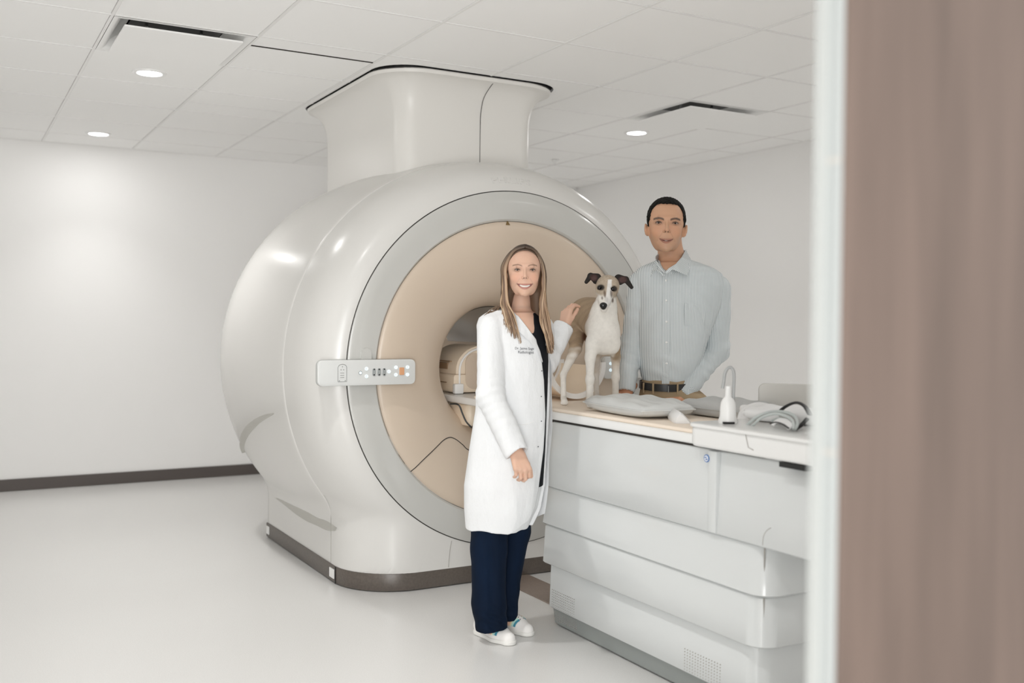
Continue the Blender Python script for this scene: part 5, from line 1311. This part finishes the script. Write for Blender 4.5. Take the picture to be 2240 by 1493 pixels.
# grey backrest panel standing behind the cables
bp = np.array((2.63, 2.42)); o = obj('backrest', xz_prism(rrect(-.105, .105, 0, .10, .022), -.012, .012, .004), mat('light_grey_panel', (.62, .61, .58), .4), None, True, 40)
pb_ = on_plane(1700, 905, 0, 2.62); o.location = (2.672, pb_[1], .92); o.rotation_euler = (0, 0, math.atan2(-.493, .87) - .12); tag(o, 'pale grey rounded panel standing behind the cables', 'panel')
# coiled cables and straps
gt = mat('grey_cable', (.50, .54, .53), .4)
def at(px, py, x): return on_plane(px, py, 0, x)
def cable(name, pts, r_, m_, lab, cat, flat=1.0, n=10, grp=None):
    P = catmull([at(*p_) for p_ in pts], 7); o = obj(name, tube(P, r_, n, flat=flat), m_, None, True, 180); return tag(o, lab, cat, grp)
cable('cable', [(1634, 930, 2.22), (1655, 912, 2.24), (1685, 901, 2.26), (1715, 901, 2.26), (1738, 910, 2.25), (1744, 926, 2.22), (1738, 939, 2.20)], .0055, gt, 'thick grey-green cable looped over the tray, outermost loop', 'cable')
cable('cable', [(1645, 932, 2.21), (1665, 914, 2.22), (1692, 905, 2.23), (1715, 908, 2.23), (1734, 920, 2.21), (1736, 938, 2.19)], .0045, gt, 'grey-green cable looped just inside the outermost loop', 'cable')
cable('cable', [(1690, 920, 2.30), (1705, 916, 2.30), (1722, 922, 2.27), (1733, 935, 2.24)], .006, gt, 'short grey-green cable arc in the middle of the coil', 'cable')
strp = softw
cable('strap', [(1628, 934, 2.36), (1625, 915, 2.38), (1634, 899, 2.40), (1660, 891, 2.42), (1690, 900, 2.40), (1700, 915, 2.36)], .02, strp, 'wide white strap folded over beside the holder', 'strap', .25)
cable('strap', [(1702, 902, 2.30), (1720, 888, 2.30), (1742, 880, 2.30), (1760, 888, 2.30), (1771, 906, 2.28)], .0085, M['black'], 'wide black strap arching at the right end of the tray', 'strap', .5)
cable('strap', [(1629, 898, 2.34), (1636, 893, 2.34), (1647, 890.5, 2.34), (1653, 892, 2.34)], .0035, M['black'], 'short black strap edge on the folded white strap', 'strap', .6)
cable('strap', [(1685, 926, 2.19), (1697, 923, 2.19), (1712, 927, 2.18), (1725, 936, 2.17)], .0035, M['black'], 'black strap edge in front of the coil', 'strap', .6)
cable('strap', [(1690, 930, 2.22), (1700, 920, 2.23), (1718, 922, 2.22), (1730, 935, 2.2)], .012, strp, 'white strap curled inside the cable loops', 'strap', .3)
cable('strap', [(1738, 939, 2.24), (1752, 930, 2.26), (1766, 915, 2.28)], .010, M['black'], 'black strap lying at the right edge of the tray', 'strap', .5)
bb = at(1735, 915, 2.36); o = obj('pad_block', box(-.05, .05, -.03, .03, -.012, .012, .008, 3), M['ring'], None, True); o.location = bb; o.rotation_euler = (.3, .25, .3); tag(o, 'small grey pad lying among the cables', 'pad')
bb = at(1668, 905, 2.50); o = obj('folded_cloth', box(-.07, .07, -.06, .06, -.018, .014, .014, 4), softw, None, True); o.location = (bb[0], bb[1], .935); o.rotation_euler = (0, .1, .4); tag(o, 'white folded cover beside the backrest panel', 'cover')
# beige cradle with white rim behind the dog
cr_ = (2.44, 3.90, ZT + .004); t = empty('coil_cradle', cr_, label='beige curved cradle with white rim behind the dog', cat='cradle')
def cradle(r0, r1, th0, th1, y0, y1, n=28):
    V = []; Fc = []
    for y in (y0, y1):
        for r_ in (r0, r1):
            for k in range(n + 1): a = th0 + (th1 - th0) * k / n; V.append((r_ * math.cos(a), y, .155 + r_ * math.sin(a) * .98))
    m = n + 1
    for k in range(n): Fc += [(k, k + 1, m + k + 1, m + k), (2 * m + k, 3 * m + k, 3 * m + k + 1, 2 * m + k + 1), (k, 2 * m + k, 2 * m + k + 1, k + 1), (m + k, m + k + 1, 3 * m + k + 1, 3 * m + k)]
    Fc += [(0, m, 3 * m, 2 * m), (n, 2 * m + n, 3 * m + n, m + n)]
    return fix(pydata(V, Fc))
obj('cradle_shell', cradle(.138, .150, PI * 1.02, PI * 1.98, -.17, .17), M['beige2'], t, True, 50)
for y0 in (-.182, .168): obj('cradle_rim', cradle(.132, .155, PI * .98, PI * 2.02, y0, y0 + .014), M['white'], t, True, 50)
# imaging coil in the bore, on the tabletop
t = empty('head_coil', (2.36, 4.62, .875), label='beige dome-topped coil with side slots inside the bore', cat='coil')
def yz_arch(w_, h_, r_): 
    return [(-w_, 0)] + [(-w_, .02)] + [(-w_ + .02 - .0 + 0 + r_ * 0, h_ * .45)] + [(-w_ * .93 * math.cos(a), h_ * .45 + h_ * .55 * math.sin(a)) for a in np.linspace(.1, PI - .1, 12)] + [(w_ - .02, h_ * .45), (w_, .02), (w_, 0)]
obj('coil_lower', xz_prism(rrect(-.165, .165, .004, .095, .015), -.16, .16, .006), M['beige2'], t, True, 40)
ar = [(-.150, .096)] + [(-.150 * math.cos(a), .115 + .125 * math.sin(a)) for a in np.linspace(0, PI, 18)] + [(.150, .096)]
obj('coil_dome', xz_prism(ar, -.155, .15, .004), M['beige2'], t, True, 40)
o2 = [(-.132 * math.cos(a), .115 + .110 * math.sin(a)) for a in np.linspace(0, PI, 18)]
P = [(x, -.158, z) for x, z in [(-.132, .02)] + o2 + [(.132, .02)]]
obj('coil_rim', tube(P, .006, 8), M['white'], t, True, 60)
for z0, z1, y0, y1 in ((.118, .150, -.06, .08), (.155, .160, -.09, .05), (.050, .055, -.08, .08)): obj('slot', box(-.168 if z0 < .1 else -.1535, -.14, y0, y1, z0, z1, .001), mat('slot_shade', (.33, .22, .13), .7), t)
obj('front_panel', xz_prism(rrect(-.10, .10, .02, .20, .05), -.162, -.156), M['beige'], t, True, 40)
obj('latch', box(-.17, -.12, -.185, -.155, .0, .05, .006), M['white'], t, True)
# bridge under the tabletop inside the bore
o = obj('bore_bridge', prism(rrect(2.16, 2.60, 4.235, 5.80, .03), .735, .838, .01), M['beige2'], scan, True, 40); o.location = -Vector(scan.location); o['label'] = 'beige bridge carrying the tabletop inside the bore'
P = [on_plane(985, 883, 1, FY + .05), on_plane(1003, 885, 1, FY + .045), on_plane(1012, 905, 1, FY + .03), on_plane(1020, 922, 1, FY + .02), on_plane(1032, 935, 1, FY + .0)]
o = obj('cable', tube(catmull(P, 5), .004, 6), M['black'], None, True); tag(o, 'thin black cable at the lower left of the bore', 'cable')
